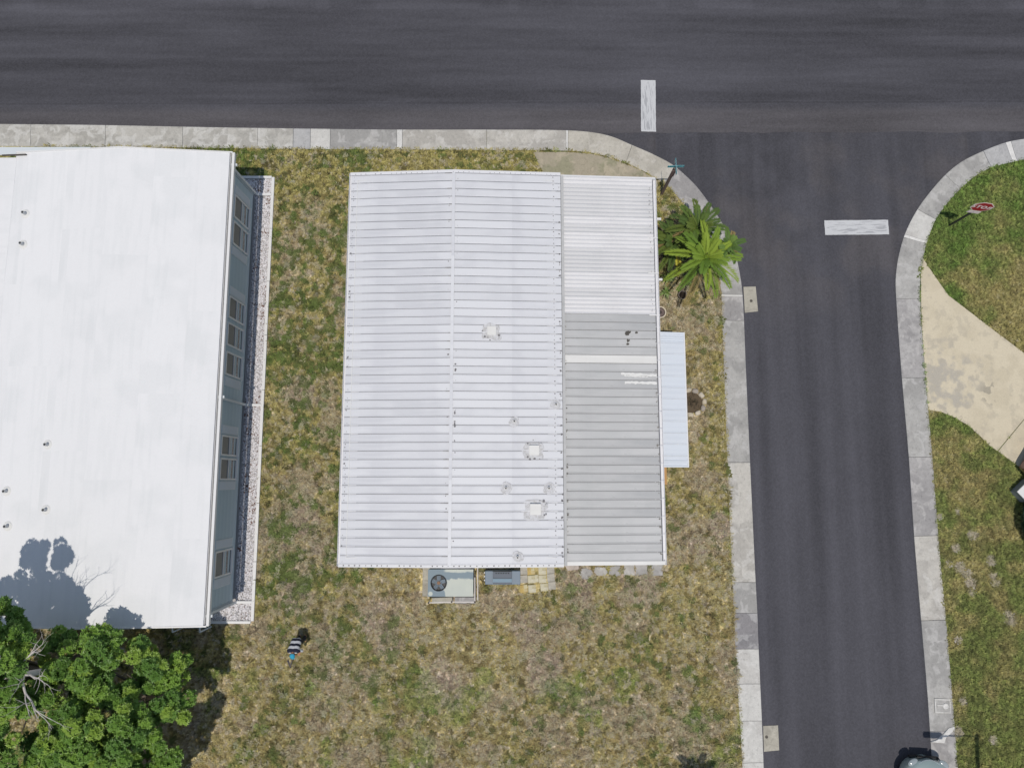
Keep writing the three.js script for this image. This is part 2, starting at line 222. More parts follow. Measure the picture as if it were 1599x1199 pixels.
const jB = [0, 0.6, 1.5, 2.6, 3.75, 4.05, 5, 7, 9, 10, 10.12, 13, 14, 15, 16, 17, 19, 20.4, 21, 22];
const mB = ['grey', 'grey', 'grey', 'blue', 'white', 'blue', 'grey', 'grey', 'light', 'white', 'grey', 'dull', 'grey', 'dull', 'speck', 'grey', 'dull', 'grey', 'grey'];
const eB = kerb('kerb', 'pale concrete kerb strip rounding the lawn with the stop sign', curbB, jB, mB);
{ const st = []; for (let x = -66; x <= 66; x += 6) st.push([[x, -22.6], [x, -23.5]]); kerb('kerb', 'concrete kerb strip along the far side of the main street', st, st.map((_, i) => i), st.map((_, i) => ['grey', 'speck', 'light'][i % 3])); }

// lawns
const edgeA = [], edgeB = []; for (let k = 0; k <= eA.n * 4; k++) { const r = eA.road(k / 4), b = eA.back(k / 4), p = b.lerp(r, 0.06); edgeA.push([p.x, p.z]); } for (let k = 0; k <= eB.n * 4; k++) { const r = eB.road(k / 4), b = eB.back(k / 4), p = b.lerp(r, 0.06); edgeB.push([p.x, p.z]); }
const polyA = [...edgeA, [edgeA[edgeA.length - 1][0], 45], [-60, 45], [-60, edgeA[0][1]]], polyB = [...edgeB, [edgeB[edgeB.length - 1][0], 45], [60, 45], [60, edgeB[0][1]]];
tag(mesh('lawn', SHEET(polyA, 0.045), lawnMat), 'patchy dry lawn of the corner lot around the mobile home', null, null, 'structure');
tag(mesh('lawn', SHEET(polyB, 0.045), lawnMat), 'greener lawn on the far corner around the stop sign', null, null, 'structure');
tag(mesh('lawn', SHEET([[-60, -23.45], [60, -23.45], [60, -45], [-60, -45]], 0.045), lawnMat), 'lawn beyond the far kerb of the main street', null, null, 'structure');

// beige driveway: two slabs with a cut joint, and the old concrete pad north of the house
const driveA = [[16.72, -8.93], [17.17, -8.13], [17.63, -7.38], [19.08, -6.16], [20.49, -4.99], [21.45, -4.16], [20.46, -2.67], [19.03, -1.13], [18.72, -1.36], [18.43, -1.69], [17.96, -2.14], [17.48, -2.44], [16.94, -2.67], [16.45, -2.75], [16.44, -4.03], [16.45, -5.85], [16.50, -7.25], [16.58, -8.24]];
const driveB = [[21.47, -4.15], [24.25, -1.86], [23.80, 1.98], [22.38, 1.37], [20.06, -0.33], [19.06, -1.12], [20.48, -2.66]];
{ const d = thing('driveway', 'beige concrete driveway fanning out from the side street', null); d.userData.kind = 'structure'; mesh('slab', SLAB(driveA, 0.082, 0.12, 0.006), K.drive, d); mesh('slab', SLAB(driveB, 0.080, 0.12, 0.006), K.drive, d); }
const padN = [[0.89, -13.49], [1.02, -13.17], [1.23, -12.67], [1.23, -12.05], [6.04, -11.86], [6.00, -12.25], [5.38, -12.67], [4.72, -12.97], [4.01, -13.24], [3.26, -13.42], [2.25, -13.50]];
{ const d = thing('concrete_pad', 'weathered concrete pad between the corner kerb and the mobile home', null); d.userData.kind = 'structure'; mesh('slab', SLAB(padN, 0.07, 0.11, 0.005), K.apron, d); }
// drain pads in the street
function drainPad(label, pts, hole) { const t = thing('drain_pad', label, 'drain pad', [0, 0, 0], 0, 'drain pads at the kerb'); mesh('apron', SLAB(pts, 0.022, 0.09, 0.006), K.pad, t); const q = mesh('drain_lid', CY(0.055, 0.06, 0.012, hole[0], 0.029, hole[1], 12), M(0x5b5750), t); mesh('lid_slot', BX(0.06, 0.006, 0.012, hole[0], 0.037, hole[1]), M(0x22201e), q); }
drainPad('small concrete drain pad in the street beside the palms', [[9.38, -7.75], [9.88, -7.77], [9.93, -6.74], [9.39, -6.68]], [9.67, -7.17]);
drainPad('small concrete drain pad in the street by the lower end of the lot', [[9.38, 9.09], [9.94, 9.07], [9.94, 9.95], [9.37, 10.00]], [9.49, 9.48]);
// utility cover set in the right-hand kerb
{ const [x, z] = [16.12, 8.37]; const t = thing('utility_cover', 'small square utility cover with a pale round lid set in the kerb', 'utility cover', [x, 0.052, z], -0.03);
  mesh('frame', [BX(0.6, 0.03, 0.05, 0, 0.012, -0.23), BX(0.6, 0.03, 0.05, 0, 0.012, 0.23), BX(0.05, 0.03, 0.41, -0.275, 0.012, 0), BX(0.05, 0.03, 0.41, 0.275, 0.012, 0)], K.light, t);
  mesh('plate', BX(0.5, 0.012, 0.41, 0, 0.012, 0), K.grey, t); const r = new THREE.TorusGeometry(0.085, 0.022, 8, 20); r.rotateX(Math.PI / 2); r.translate(0.1, 0.024, 0); mesh('round_lid', [r, CY(0.07, 0.07, 0.012, 0.1, 0.022, 0)], K.white, t); mesh('handle', BX(0.24, 0.014, 0.04, -0.09, 0.026, -0.02), K.white, t); }
// broken end of the kerb slab: a pale patch of fresh mortar
{ const t = thing('mortar_patch', 'curved white mortar patch on the kerb above the silver car', 'mortar patch'); mesh('patch', SLAB([[15.59, 9.64], [16.06, 9.68], [16.15, 9.48], [16.48, 9.21], [16.49, 9.09], [16.27, 9.16], [16.04, 9.39], [15.81, 9.57]], 0.088, 0.06, 0.004), K.white, t); }

// stop bars: worn thermoplastic, wheel tracks scuffed through to the asphalt
const barMap = tex(256, 512, (u, v) => { const w = fbm(u * 14 + 3, v * 9, 3), l = fbm(u * 16, v * 7 + 8, 4), e = Math.min(u, 1 - u, v * 3, (1 - v) * 3); let k = ss(0.5, 0.62, l * 0.65 + w * 0.35) * ss(0.03, 0.16, e); const d = vn(u * 60, v * 130) > 0.9 && e > 0.1 ? 0.5 : 0; return mix(lin(200, 202, 205), lin(128, 130, 136), cl(k * 0.5 + d)); });
function stopBar(label, w, l, x, z, turn) { const g = new THREE.BoxGeometry(w, 0.005, l, 8, 1, 24), p = g.attributes.position; for (let i = 0; i < p.count; i++) { if (Math.abs(p.getX(i)) > w / 2 - 0.01) p.setX(i, p.getX(i) + 0.02 * (vn(p.getZ(i) * 9 + l, p.getX(i) + 4) - 0.5)); if (Math.abs(p.getZ(i)) > l / 2 - 0.01) p.setZ(i, p.getZ(i) + 0.02 * (vn(p.getX(i) * 9, l) - 0.5)); } const m = mesh('stop_line', g, new THREE.MeshStandardMaterial({ map: barMap, roughness: 0.8 })); m.position.set(x, 0.0065, z); m.rotation.y = turn; return tag(m, label, 'road marking', 'stop lines'); }
{ const [x, z] = [5.73, -15.57], [a, b] = [14.14, -10.26]; stopBar('worn white stop line across the main street lane', 0.62, 2.3, x, z, -0.02); stopBar('worn white stop line across the side street below the junction', 0.62, 2.62, a, b, Math.PI / 2 + 0.01); }
// ---------------------------------------------------------------- painted metal, cladding
function paint(seed, a, b, spots, o = {}) { const t = tex(512, 512, (u, v) => { const x = u * 8, y = v * 8, p = fbm(x * 0.8 + seed, y * 0.8, 4), q = fbm(x * 0.6 + seed, y * 7, 3), f = vn(x * 31, y * 31), d = vn(x * 9 + seed, y * 9) > 1 - spots ? 0.12 : 0; const k = mix(a, b, cl(ss(0.42, 0.66, p) * 0.6 + ss(0.5, 0.72, q) * 0.4)); const m = 0.985 + 0.03 * f - d; return [k[0] * m, k[1] * m, k[2] * m]; }); t.repeat.set(1 / 8, 1 / 8); return new THREE.MeshStandardMaterial({ map: t, roughness: 0.55, ...o }); }
const W = { pan: [paint(1, lin(217, 219, 224), lin(204, 206, 212), 0.01), paint(5, lin(219, 221, 226), lin(207, 209, 215), 0.01), paint(9, lin(214, 216, 221), lin(200, 202, 208), 0.015)],
  coat: [paint(12, lin(222, 222, 224), lin(208, 208, 210), 0.01), paint(16, lin(218, 218, 220), lin(202, 203, 205), 0.01)],
  dullPan: [paint(22, lin(192, 193, 194), lin(178, 180, 181), 0.05), paint(25, lin(196, 197, 198), lin(182, 184, 185), 0.05), paint(29, lin(187, 188, 189), lin(174, 176, 178), 0.06)],
  gloss: paint(33, lin(222, 223, 226), lin(216, 217, 220), 0.005), trim: M(0xdfe0e4, { roughness: 0.45 }), white: M(0xe2e2e2, { roughness: 0.5 }), fresh: paint(37, lin(226, 226, 224), lin(218, 218, 216), 0.01) };
const seal = (() => { const t = tex(256, 256, (u, v) => { const p = fbm(u * 12, v * 12, 3), k = mix(lin(208, 209, 213), lin(192, 192, 193), ss(0.45, 0.65, p)); return vn(u * 26, v * 26) > 0.93 ? lin(140, 137, 134) : k; }); t.repeat.set(1.4, 1.4); return new THREE.MeshStandardMaterial({ map: t, roughness: 0.95 }); })();
const grime = M(0x7c7b7e, { roughness: 1 });
const siding = M(0xd9dadb, { roughness: 0.6 }), deck = M(0x8d8e92, { roughness: 0.9 }), glassDark = new THREE.MeshPhysicalMaterial({ color: 0x222a33, roughness: 0.08, metalness: 0, specularIntensity: 1 });

// ---------------------------------------------------------------- mobile home
const home = thing('mobile_home', 'long white mobile home with ribbed metal roof in the middle of the lot', 'mobile home');
const xW = -5.97, xR = -2.13, xE = 1.79, xA = 5.38, zN = -11.24, zS = 2.93, yE = 3.0, yR = 3.27;
{
  const walls = (name, x0, x1, z0, z1, h) => { const w = mesh(name, BX(x1 - x0, h - 0.35, z1 - z0, (x0 + x1) / 2, 0.35 + (h - 0.35) / 2, (z0 + z1) / 2), siding, home); for (let y = 0.55; y < h - 0.1; y += 0.22) { } return w; };
  const wm = walls('wall', xW + 0.28, xE - 0.2, zN + 0.3, zS - 0.3, 2.98), wa = walls('wall', xE - 0.197, xA - 0.3, zN + 0.34, zS - 0.34, 2.5);
  mesh('skirting', [BX(xE - xW - 0.6, 0.42, zS - zN - 0.72, (xW + xE) / 2, 0.16, (zN + zS) / 2), BX(xA - xE - 0.2, 0.42, zS - zN - 0.8, (xA + xE) / 2 - 0.2, 0.16, (zN + zS) / 2)], M(0xb7b8b6), home);
  // lap boards on each wall, one by one
  const lapM = [M(0xdcdddd, { roughness: 0.6 }), M(0xd5d7d8, { roughness: 0.6 })];
  const lap = (x, z, w, along, par) => { for (let k = 0, y = 0.42; y < (par === wm ? 2.85 : 2.4); y += 0.24, k++) mesh('lap_board', along ? BX(0.022, 0.225, w, x, y + 0.11, z) : BX(w, 0.225, 0.022, x, y + 0.11, z), lapM[k % 2], par); };
  lap(xW + 0.27, (zN + zS) / 2, zS - zN - 0.6, 1, wm); lap((xW + xE) / 2, zS - 0.29, xE - xW - 0.5, 0, wm); lap((xW + xE) / 2, zN + 0.29, xE - xW - 0.5, 0, wm); lap(xA - 0.29, (zN + zS) / 2, zS - zN - 0.7, 1, wa); lap((xE + xA) / 2 - 0.24, zS - 0.33, xA - xE - 0.15, 0, wa); lap((xE + xA) / 2 - 0.24, zN + 0.33, xA - xE - 0.15, 0, wa);
  const win = (x, z, side) => { const s = Math.sign(side), al = Math.abs(side) === 1; const w = mesh('window', al ? BX(0.05, 1.1, 0.95, x + s * 0.02, 1.75, z) : BX(0.95, 1.1, 0.05, x, 1.75, z + s * 0.02), W.trim, home); mesh('pane', al ? BX(0.02, 0.46, 0.8, x + s * 0.045, 2.0, z) : BX(0.8, 0.46, 0.02, x, 2.0, z + s * 0.045), glassDark, w); mesh('pane', al ? BX(0.02, 0.46, 0.8, x + s * 0.045, 1.48, z) : BX(0.8, 0.46, 0.02, x, 1.48, z + s * 0.045), glassDark, w); };
  for (const z of [-9.4, -6.2, -3, 0.6]) win(xW + 0.25, z, -1); for (const z of [-9.8, -7.6, 1.4]) win(xA - 0.27, z, 1); win(-4.4, zS - 0.27, 2); win(-3.6, zN + 0.27, -2); win(0, zN + 0.27, -2);
  const dr = mesh('door', BX(0.05, 2.0, 0.9, xA - 0.27, 1.4, -3.2), W.trim, home); mesh('handle', BX(0.06, 0.04, 0.12, xA - 0.22, 1.35, -2.9), M(0x8a8a8a, { metalness: 1, roughness: 0.3 }), dr);

  // main roof: deck, then pans one by one on each slope
  const deckShape = (xa, ya, xb, yb, z0, z1) => PRISM([[z0, -0.14], [z1, -0.14], [z1, -0.055], [z0, -0.055]].reverse(), xa, xb, ya, yb);
  const roof = mesh('roof', [deckShape(xW + 0.05, yE, xR, yR, zN + 0.06, zS - 0.06), deckShape(xR, yR, xE - 0.02, yE, zN + 0.06, zS - 0.06)], deck, home);
  const N = 47, dz = (zS - zN - 0.16) / N, r = rng(31);
  const panProf = w => [[0.004, -0.05], [w - 0.014, -0.05], [w - 0.014, 0.012], [w - 0.042, 0.016], [w - 0.05, 0], [0.026, 0], [0.018, -0.008], [0.004, -0.008]].reverse();
  const pans = [], prof = panProf(dz); for (const [xa, xb, ya, yb] of [[xW + 0.04, xR + 0.01, yE, yR], [xR - 0.01, xE, yR, yE]]) pans.push(PRISM(prof, xa, xb, ya, yb));
  for (let i = 0; i < N; i++) for (const s of [0, 1]) { const m = mesh('roof_panel', pans[s], W.pan[Math.floor(r() * 3)], roof); m.position.set(0, (r() - 0.5) * 0.006, zN + 0.1 + i * dz); }
  mesh('ridge_cap', [PRISM([[zN, 0.022], [zS, 0.022], [zS, 0.03], [zN, 0.03]].reverse(), xR - 0.055, xR, yR - 0.004, yR), PRISM([[zN, 0.022], [zS, 0.022], [zS, 0.03], [zN, 0.03]].reverse(), xR, xR + 0.055, yR, yR - 0.004)], W.pan[1], roof);
  // edge trims and gutters
  mesh('fascia', [PRISM([[zN - 0.02, -0.16], [zN + 0.09, -0.16], [zN + 0.09, 0.03], [zN - 0.02, 0.03]].reverse(), xW, xR, yE, yR), PRISM([[zN - 0.02, -0.16], [zN + 0.09, -0.16], [zN + 0.09, 0.03], [zN - 0.02, 0.03]].reverse(), xR, xE, yR, yE)], W.trim, home);
  mesh('fascia', [PRISM([[zS - 0.07, -0.16], [zS + 0.03, -0.16], [zS + 0.03, 0.02], [zS - 0.07, 0.02]].reverse(), xW, xR, yE, yR), PRISM([[zS - 0.07, -0.16], [zS + 0.03, -0.16], [zS + 0.03, 0.02], [zS - 0.07, 0.02]].reverse(), xR, xE, yR, yE)], W.gloss, home);
  const gut = (x0, x1, y, z0, z1) => { const w = 0.012, a = Math.min(x0, x1), b = Math.max(x0, x1), L = z1 - z0, zc = (z0 + z1) / 2; return [BX(b - a, 0.01, L, (a + b) / 2, y - 0.1, zc), BX(w, 0.11, L, a + w / 2, y - 0.05, zc), BX(w, 0.11, L, b - w / 2, y - 0.05, zc), BX(b - a, 0.11, w, (a + b) / 2, y - 0.05, z0 + w / 2), BX(b - a, 0.11, w, (a + b) / 2, y - 0.05, z1 - w / 2)]; };
  mesh('gutter', gut(xW - 0.045, xW + 0.045, yE + 0.01, zN, zS), W.trim, home);
  // loose sealed-over screw heads along the edges
  const scr = []; const sc = (x, y, z, q) => scr.push(CY(0.012 * q, 0.016 * q, 0.012, x, y, z, 6));
  for (let i = 0; i < N; i++) for (const o of [0.06, 0.21]) { const z = zN + 0.1 + i * dz + o; if (r() < 0.85) sc(xE - 0.27 + (r() - 0.5) * 0.03, yE + 0.022, z, 0.8 + r() * 0.9); if (r() < 0.55) sc(xW + 0.13 + (r() - 0.5) * 0.04, yE + 0.012, z, 0.6 + r() * 0.8); if (r() < 0.2) sc(xR + (r() < 0.5 ? -0.16 : 0.15), yR - 0.004, z, 0.7 + r() * 0.8); }
  for (let x = xW + 0.2; x < xE - 0.1; x += 0.19) { const y = yE + (yR - yE) * (1 - Math.abs(x - xR) / (xE - xR)); if (r() < 0.75) sc(x + (r() - 0.5) * 0.05, y + 0.034, zN + 0.065, 0.8 + r() * 0.5); if (r() < 0.9) sc(x + (r() - 0.5) * 0.05, y + 0.03, zS - 0.03, 1.1 + r() * 0.7); }
  const tarBits = []; for (let i = 0; i < 34; i++) { const q = r(), z = zN + 0.3 + (q < 0.45 ? 0.45 + 0.55 * r() : r()) * (zS - zN - 0.6); const x = q < 0.45 ? xR + (r() < 0.5 ? -0.13 : 0.13) : q < 0.75 ? xE - 0.06 : xW + 0.1; const y = (q < 0.45 ? yR - 0.01 : yE + 0.006) + 0.012; tarBits.push(SLAB(blob(x, z, 0.014 + r() * 0.026, i + 3, 8, 0.9), y + 0.008, 0.014)); }
  for (let i = 0; i < 40; i++) { const k = Math.floor(r() * N), z = zN + 0.1 + k * dz - 0.004, w = r() < 0.6 || k > 30; const l = 0.05 + 0.22 * r() * r(), x = w ? xR - 0.07 - l : xE - 0.02 - l, y = (w ? yR : yE) + 0.002; tarBits.push(PRISM([[z - 0.01, 0], [z + 0.012, 0], [z + 0.012, 0.012], [z - 0.01, 0.012]].reverse(), x, x + l, y - 0.07 * l * (w ? 1 : -1), y)); }
  for (let i = 0; i < 26; i++) { const z = zN + 0.3 + r() * (zS - zN - 0.6); tarBits.push(SLAB(blob(xE - 0.03 - r() * 0.05, z, 0.014 + r() * 0.03, i + 63, 8, 1.1), yE + 0.02, 0.014)); }
  const sm = mesh('screws', scr, M(0x8b8a8c, { roughness: 0.9 }), roof); sm.userData.kind = 'stuff'; const tb = mesh('tar_dabs', tarBits, grime, roof); tb.userData.kind = 'stuff';

  // square roof vents set in smeared sealant
  const ry = x => yE + (yR - yE) * (1 - Math.abs(x - xR) / (x < xR ? xR - xW : xE - xR));
  const vent = (x, z, w, seed, lab) => { const y = ry(x); const v = mesh('roof_vent', [BX(w, 0.16, w, x, y + 0.06, z, 0.012)], W.fresh, home); mesh('vent_cap', [BX(w + 0.05, 0.025, w + 0.05, x, y + 0.15, z, 0.01)], W.fresh, v);
    const pts = blob(0, 0, 1, seed, 30, 0.5).map(([a, b]) => { const q = Math.max(Math.abs(a), Math.abs(b)) / Math.hypot(a, b), k = 1 / Math.pow(q, 0.75); return [x - 0.02 + a * k * w * 1.25, z + 0.01 + b * k * w * 1.0]; }); mesh('sealant', [SLAB(pts, y + 0.026, 0.05, 0.008)], seal, v); const bits = []; for (let i = 0; i < 5; i++) { const t = r() * 6.28, d = w * (1.0 + 0.35 * r()); bits.push(SLAB(blob(x + Math.cos(t) * d, z + Math.sin(t) * d * 0.9, 0.015 + 0.03 * r(), i + seed, 8, 0.9), y + 0.034, 0.02)); } mesh('tar_dabs', bits, grime, v); };
  for (const [p, w, s] of [[[-0.72, -5.25], 0.27, 3], [[0.77, -1.03], 0.3, 9], [[0.81, 1.00], 0.33, 15]]) vent(p[0], p[1], w, s);
  const pipe = (p, s) => { const [x, z] = p, y = ry(x); const v = mesh('vent_pipe', [CY(0.045, 0.05, 0.22, x, y + 0.1, z, 14)], W.fresh, home); mesh('pipe_mouth', CY(0.03, 0.03, 0.006, x, y + 0.212, z, 12), M(0x3a3a3c), v); mesh('flashing', [CY(0.1, 0.14, 0.03, x, y + 0.03, z, 16)], seal, v); mesh('sealant', [SLAB(blob(x, z, 0.2, s, 16, 0.5), y + 0.022, 0.04, 0.006)], seal, v); };
  [[0.08, -2.03], [1.55, -2.63], [-0.21, 0.28], [1.28, 0.28], [0.19, 2.61]].forEach((p, i) => pipe(p, i * 5 + 2));

  // side addition: lower roof, coated half to the north, bare ribbed pans to the south
  const ya = 2.84, yb = 2.6, zm = -5.99;
  const ad = mesh('addition_roof', deckShape(xE + 0.02, ya, xA - 0.1, yb, zN + 0.08, zS - 0.08), deck, home);
  { const n = Math.round((zm - zN - 0.06) / 0.305), d = (zm - zN - 0.06) / n; // coated corrugated sheets
    const p = []; const K2 = 16; for (let k = 0; k <= K2; k++) { const t = k / K2 * d, a = Math.cos(k / K2 * Math.PI * 4); p.push([t + (k === 0 ? 0.001 : k === K2 ? -0.001 : 0), 0.017 * a]); } p.push([d - 0.001, -0.05], [0.001, -0.05]); const g = PRISM(p.reverse(), xE + 0.05, xA - 0.12, ya, yb);
    for (let i = 0; i < n; i++) { const m = mesh('roof_panel', g, W.coat[Math.floor(r() * 2)], ad); m.position.set(0, (r() - 0.5) * 0.008, zN + 0.06 + i * d); } }
  { const n = Math.round((zS - 0.12 - zm) / 0.305), d = (zS - 0.12 - zm) / n, g = PRISM(panProf(d), xE + 0.09, xA - 0.13, ya - 0.02, yb - 0.01);
    for (let i = 0; i < n; i++) { const z = zm + i * d, wht = z > -4.55 && z < -4.2; const m = mesh('roof_panel', g, wht ? W.fresh : W.dullPan[Math.floor(r() * 3)], ad); m.position.set(0, (r() - 0.5) * 0.006 + (wht ? 0.012 : 0), z); if (wht) m.userData.label = 'brighter white replacement roof panel'; }
    // roofing tape smears and scuffs
    const st = []; for (const [a, b, c, dd] of [[[3.93, -3.80], [5.23, -3.74], 0.05, 4], [[4.06, -3.48], [5.23, -3.46], 0.05, 6], [[4.05, -3.73], [4.91, -3.70], 0.03, 9]]) { const o = [], n2 = 18; for (let k = 0; k <= n2; k++) { const t = k / n2; o.push([a[0] + (b[0] - a[0]) * t, a[1] + (b[1] - a[1]) * t - c * (0.3 + vn(k * 1.3, dd))]); } for (let k = n2; k >= 0; k--) { const t = k / n2; o.push([a[0] + (b[0] - a[0]) * t, a[1] + (b[1] - a[1]) * t + c * (0.3 + vn(k * 1.3, dd + 9))]); } const g2 = SLAB(o, 0, 0.02); const p = g2.attributes.position; for (let i = 0; i < p.count; i++) p.setY(i, p.getY(i) + ya - 0.02 + (yb - ya + 0.01) * (p.getX(i) - xE) / (xA - xE) + 0.014); st.push(g2); }
    mesh('white_sealant', st, W.fresh, ad);
    const dk = []; for (const [p, q] of [[[4.18, -5.27], 0.07], [[4.27, -5.32], 0.05], [[4.22, -5.01], 0.05], [[4.20, -4.89], 0.04], [[4.53, -5.32], 0.04]]) { const y = ya - 0.02 + (yb - ya + 0.01) * (p[0] - xE) / (xA - xE); dk.push(SLAB(blob(p[0], p[1], q, q * 90, 9, 1.2), y + 0.018, 0.02)); } mesh('tar_dabs', dk, M(0x55524e, { roughness: 1 }), ad); }
  mesh('end_trim', PRISM([[zS - 0.13, -0.1], [zS, -0.1], [zS, 0.015], [zS - 0.13, 0.015]].reverse(), xE + 0.02, xA - 0.02, ya, yb), W.fresh, home);
  mesh('end_trim', PRISM([[zN - 0.01, -0.12], [zN + 0.055, -0.12], [zN + 0.055, 0.03], [zN - 0.01, 0.03]].reverse(), xE + 0.02, xA - 0.01, ya, yb), W.gloss, home);
  mesh('transition_flashing', [PRISM([[zN + 0.03, 0], [zS, 0], [zS, 0.008], [zN + 0.03, 0.008]].reverse(), xE + 0.02, xE + 0.12, ya + 0.055, ya + 0.03)], W.dullPan[0], home);
  mesh('gutter', gut(xA - 0.09, xA + 0.03, yb - 0.01, zN, zS), W.trim, home);
  for (const z of [-8.9, -7.55, zm + 0.02]) mesh('gutter_strap', PRISM([[z - 0.018, 0], [z + 0.018, 0], [z + 0.018, 0.006], [z - 0.018, 0.006]].reverse(), xA - 0.36, xA + 0.03, yb + 0.035, yb + 0.014), W.white, home);
  for (let z = zm + 0.45; z < zS - 0.3; z += 0.62) mesh('gutter_strap', PRISM([[z - 0.008, 0], [z + 0.008, 0], [z + 0.008, 0.005], [z - 0.008, 0.005]].reverse(), xA - 0.16, xA + 0.03, yb + 0.02, yb + 0.012), W.trim, home);
  { const bits = []; for (let i = 0; i < 60; i++) { const z = zm + 0.15 + r() * (zS - zm - 0.4), e = r() < 0.55; bits.push(SLAB(blob(e ? xE + 0.13 + r() * 0.03 : xA - 0.14 - r() * 0.05, z, 0.012 + r() * r() * 0.045, i * 1.7, 8, 1.1), (e ? ya : yb) + 0.004, 0.012)); } const s = mesh('tar_dabs', bits, M(0x8a8885, { roughness: 1 }), ad); s.userData.kind = 'stuff';
    const b2 = []; for (let i = 0; i < 46; i++) { const z = zN + 0.2 + r() * (zm - zN - 0.3); b2.push(CY(0.012, 0.016, 0.012, r() < 0.7 ? xA - 0.22 - r() * 0.05 : xE + 0.14, r() < 0 ? 0 : yb + 0.03, z, 6)); } const s2 = mesh('screws', b2, M(0x8b8a8c, { roughness: 0.9 }), ad); s2.userData.kind = 'stuff'; }
  // downspouts with elbows, seen past the gutter
  for (const [z, l] of [[-9.72, 0.26], [-7.38, 0.2]]) { const d = mesh('downspout', [BX(0.08, 2.1, 0.09, xA - 0.23, 1.3, z)], W.white, home); mesh('elbow', [BX(0.32, 0.08, 0.09, xA - 0.08, 0.3, z)], W.white, d); mesh('upper_elbow', [BX(0.26, 0.08, 0.09, xA + 0.02 + l * 0.3, 2.36, z, 0.01)], W.white, d); }
  // east awning over the door
  const aw = mesh('awning', [BX(0.04, 0.1, 4.95, xA + 0.02, 2.33, -2.93)], W.trim, home); const ap = (() => { const d = 4.96 / 12, p = []; const e = d; p.push([0.003, -0.02], [e - 0.003, -0.02], [e - 0.003, 0], [e - 0.03, 0.012], [e - 0.06, 0], [e * 0.5 + 0.008, 0], [e * 0.5, 0.004], [e * 0.5 - 0.008, 0], [0.003, 0]); return [PRISM(p.reverse(), xA - 0.05, 6.36, 2.38, 2.22), d]; })();
  const apEnd = (() => { const d = ap[1], p = [[0.003, -0.05], [d - 0.003, -0.05], [d - 0.003, 0], [d * 0.86, 0.0], [d * 0.8, -0.035], [d * 0.66, -0.035], [d * 0.6, 0.006], [d * 0.42, 0.006], [d * 0.36, -0.03], [d * 0.26, -0.03], [d * 0.2, 0], [0.003, 0]]; return PRISM(p.reverse(), xA - 0.05, 6.36, 2.38, 2.22); })();
  const awM = [paint(51, lin(214, 221, 230), lin(208, 215, 225), 0.002), paint(54, lin(217, 223, 231), lin(210, 217, 226), 0.002)];
  for (let i = 0; i < 12; i++) { const m = mesh('awning_panel', i === 0 || i === 11 ? apEnd : ap[0], awM[i % 2], aw); m.position.z = -5.41 + i * ap[1]; }
  mesh('front_rail', BX(0.04, 0.07, 4.96, 6.37, 2.195, -2.93), W.trim, aw); for (const z of [-5.3, -2.9, -0.55]) mesh('post', BX(0.05, 2.16, 0.05, 6.3, 1.1, z), W.trim, aw);
  // deck below, its end showing
  const dk = mesh('porch_floor', BX(0.9, 0.1, 0.02, 5.5, 0.4, -0.2), M(0xb98a5a), home); for (let i = 0; i < 7; i++) mesh('plank', BX(0.125, 0.04, 1.62, 5.15 + 0.13 * i - 0.04, 0.47, 0.18 - 0.81), M(i % 2 ? 0xc79a67 : 0xbd9463, { roughness: 0.9 }), dk); mesh('joist', [BX(0.86, 0.1, 0.06, 5.5, 0.39, -1.3), BX(0.06, 0.36, 0.06, 5.9, 0.2, -1.3), BX(0.06, 0.36, 0.06, 5.9, 0.2, 0.1)], M(0x9c7850), dk);
}

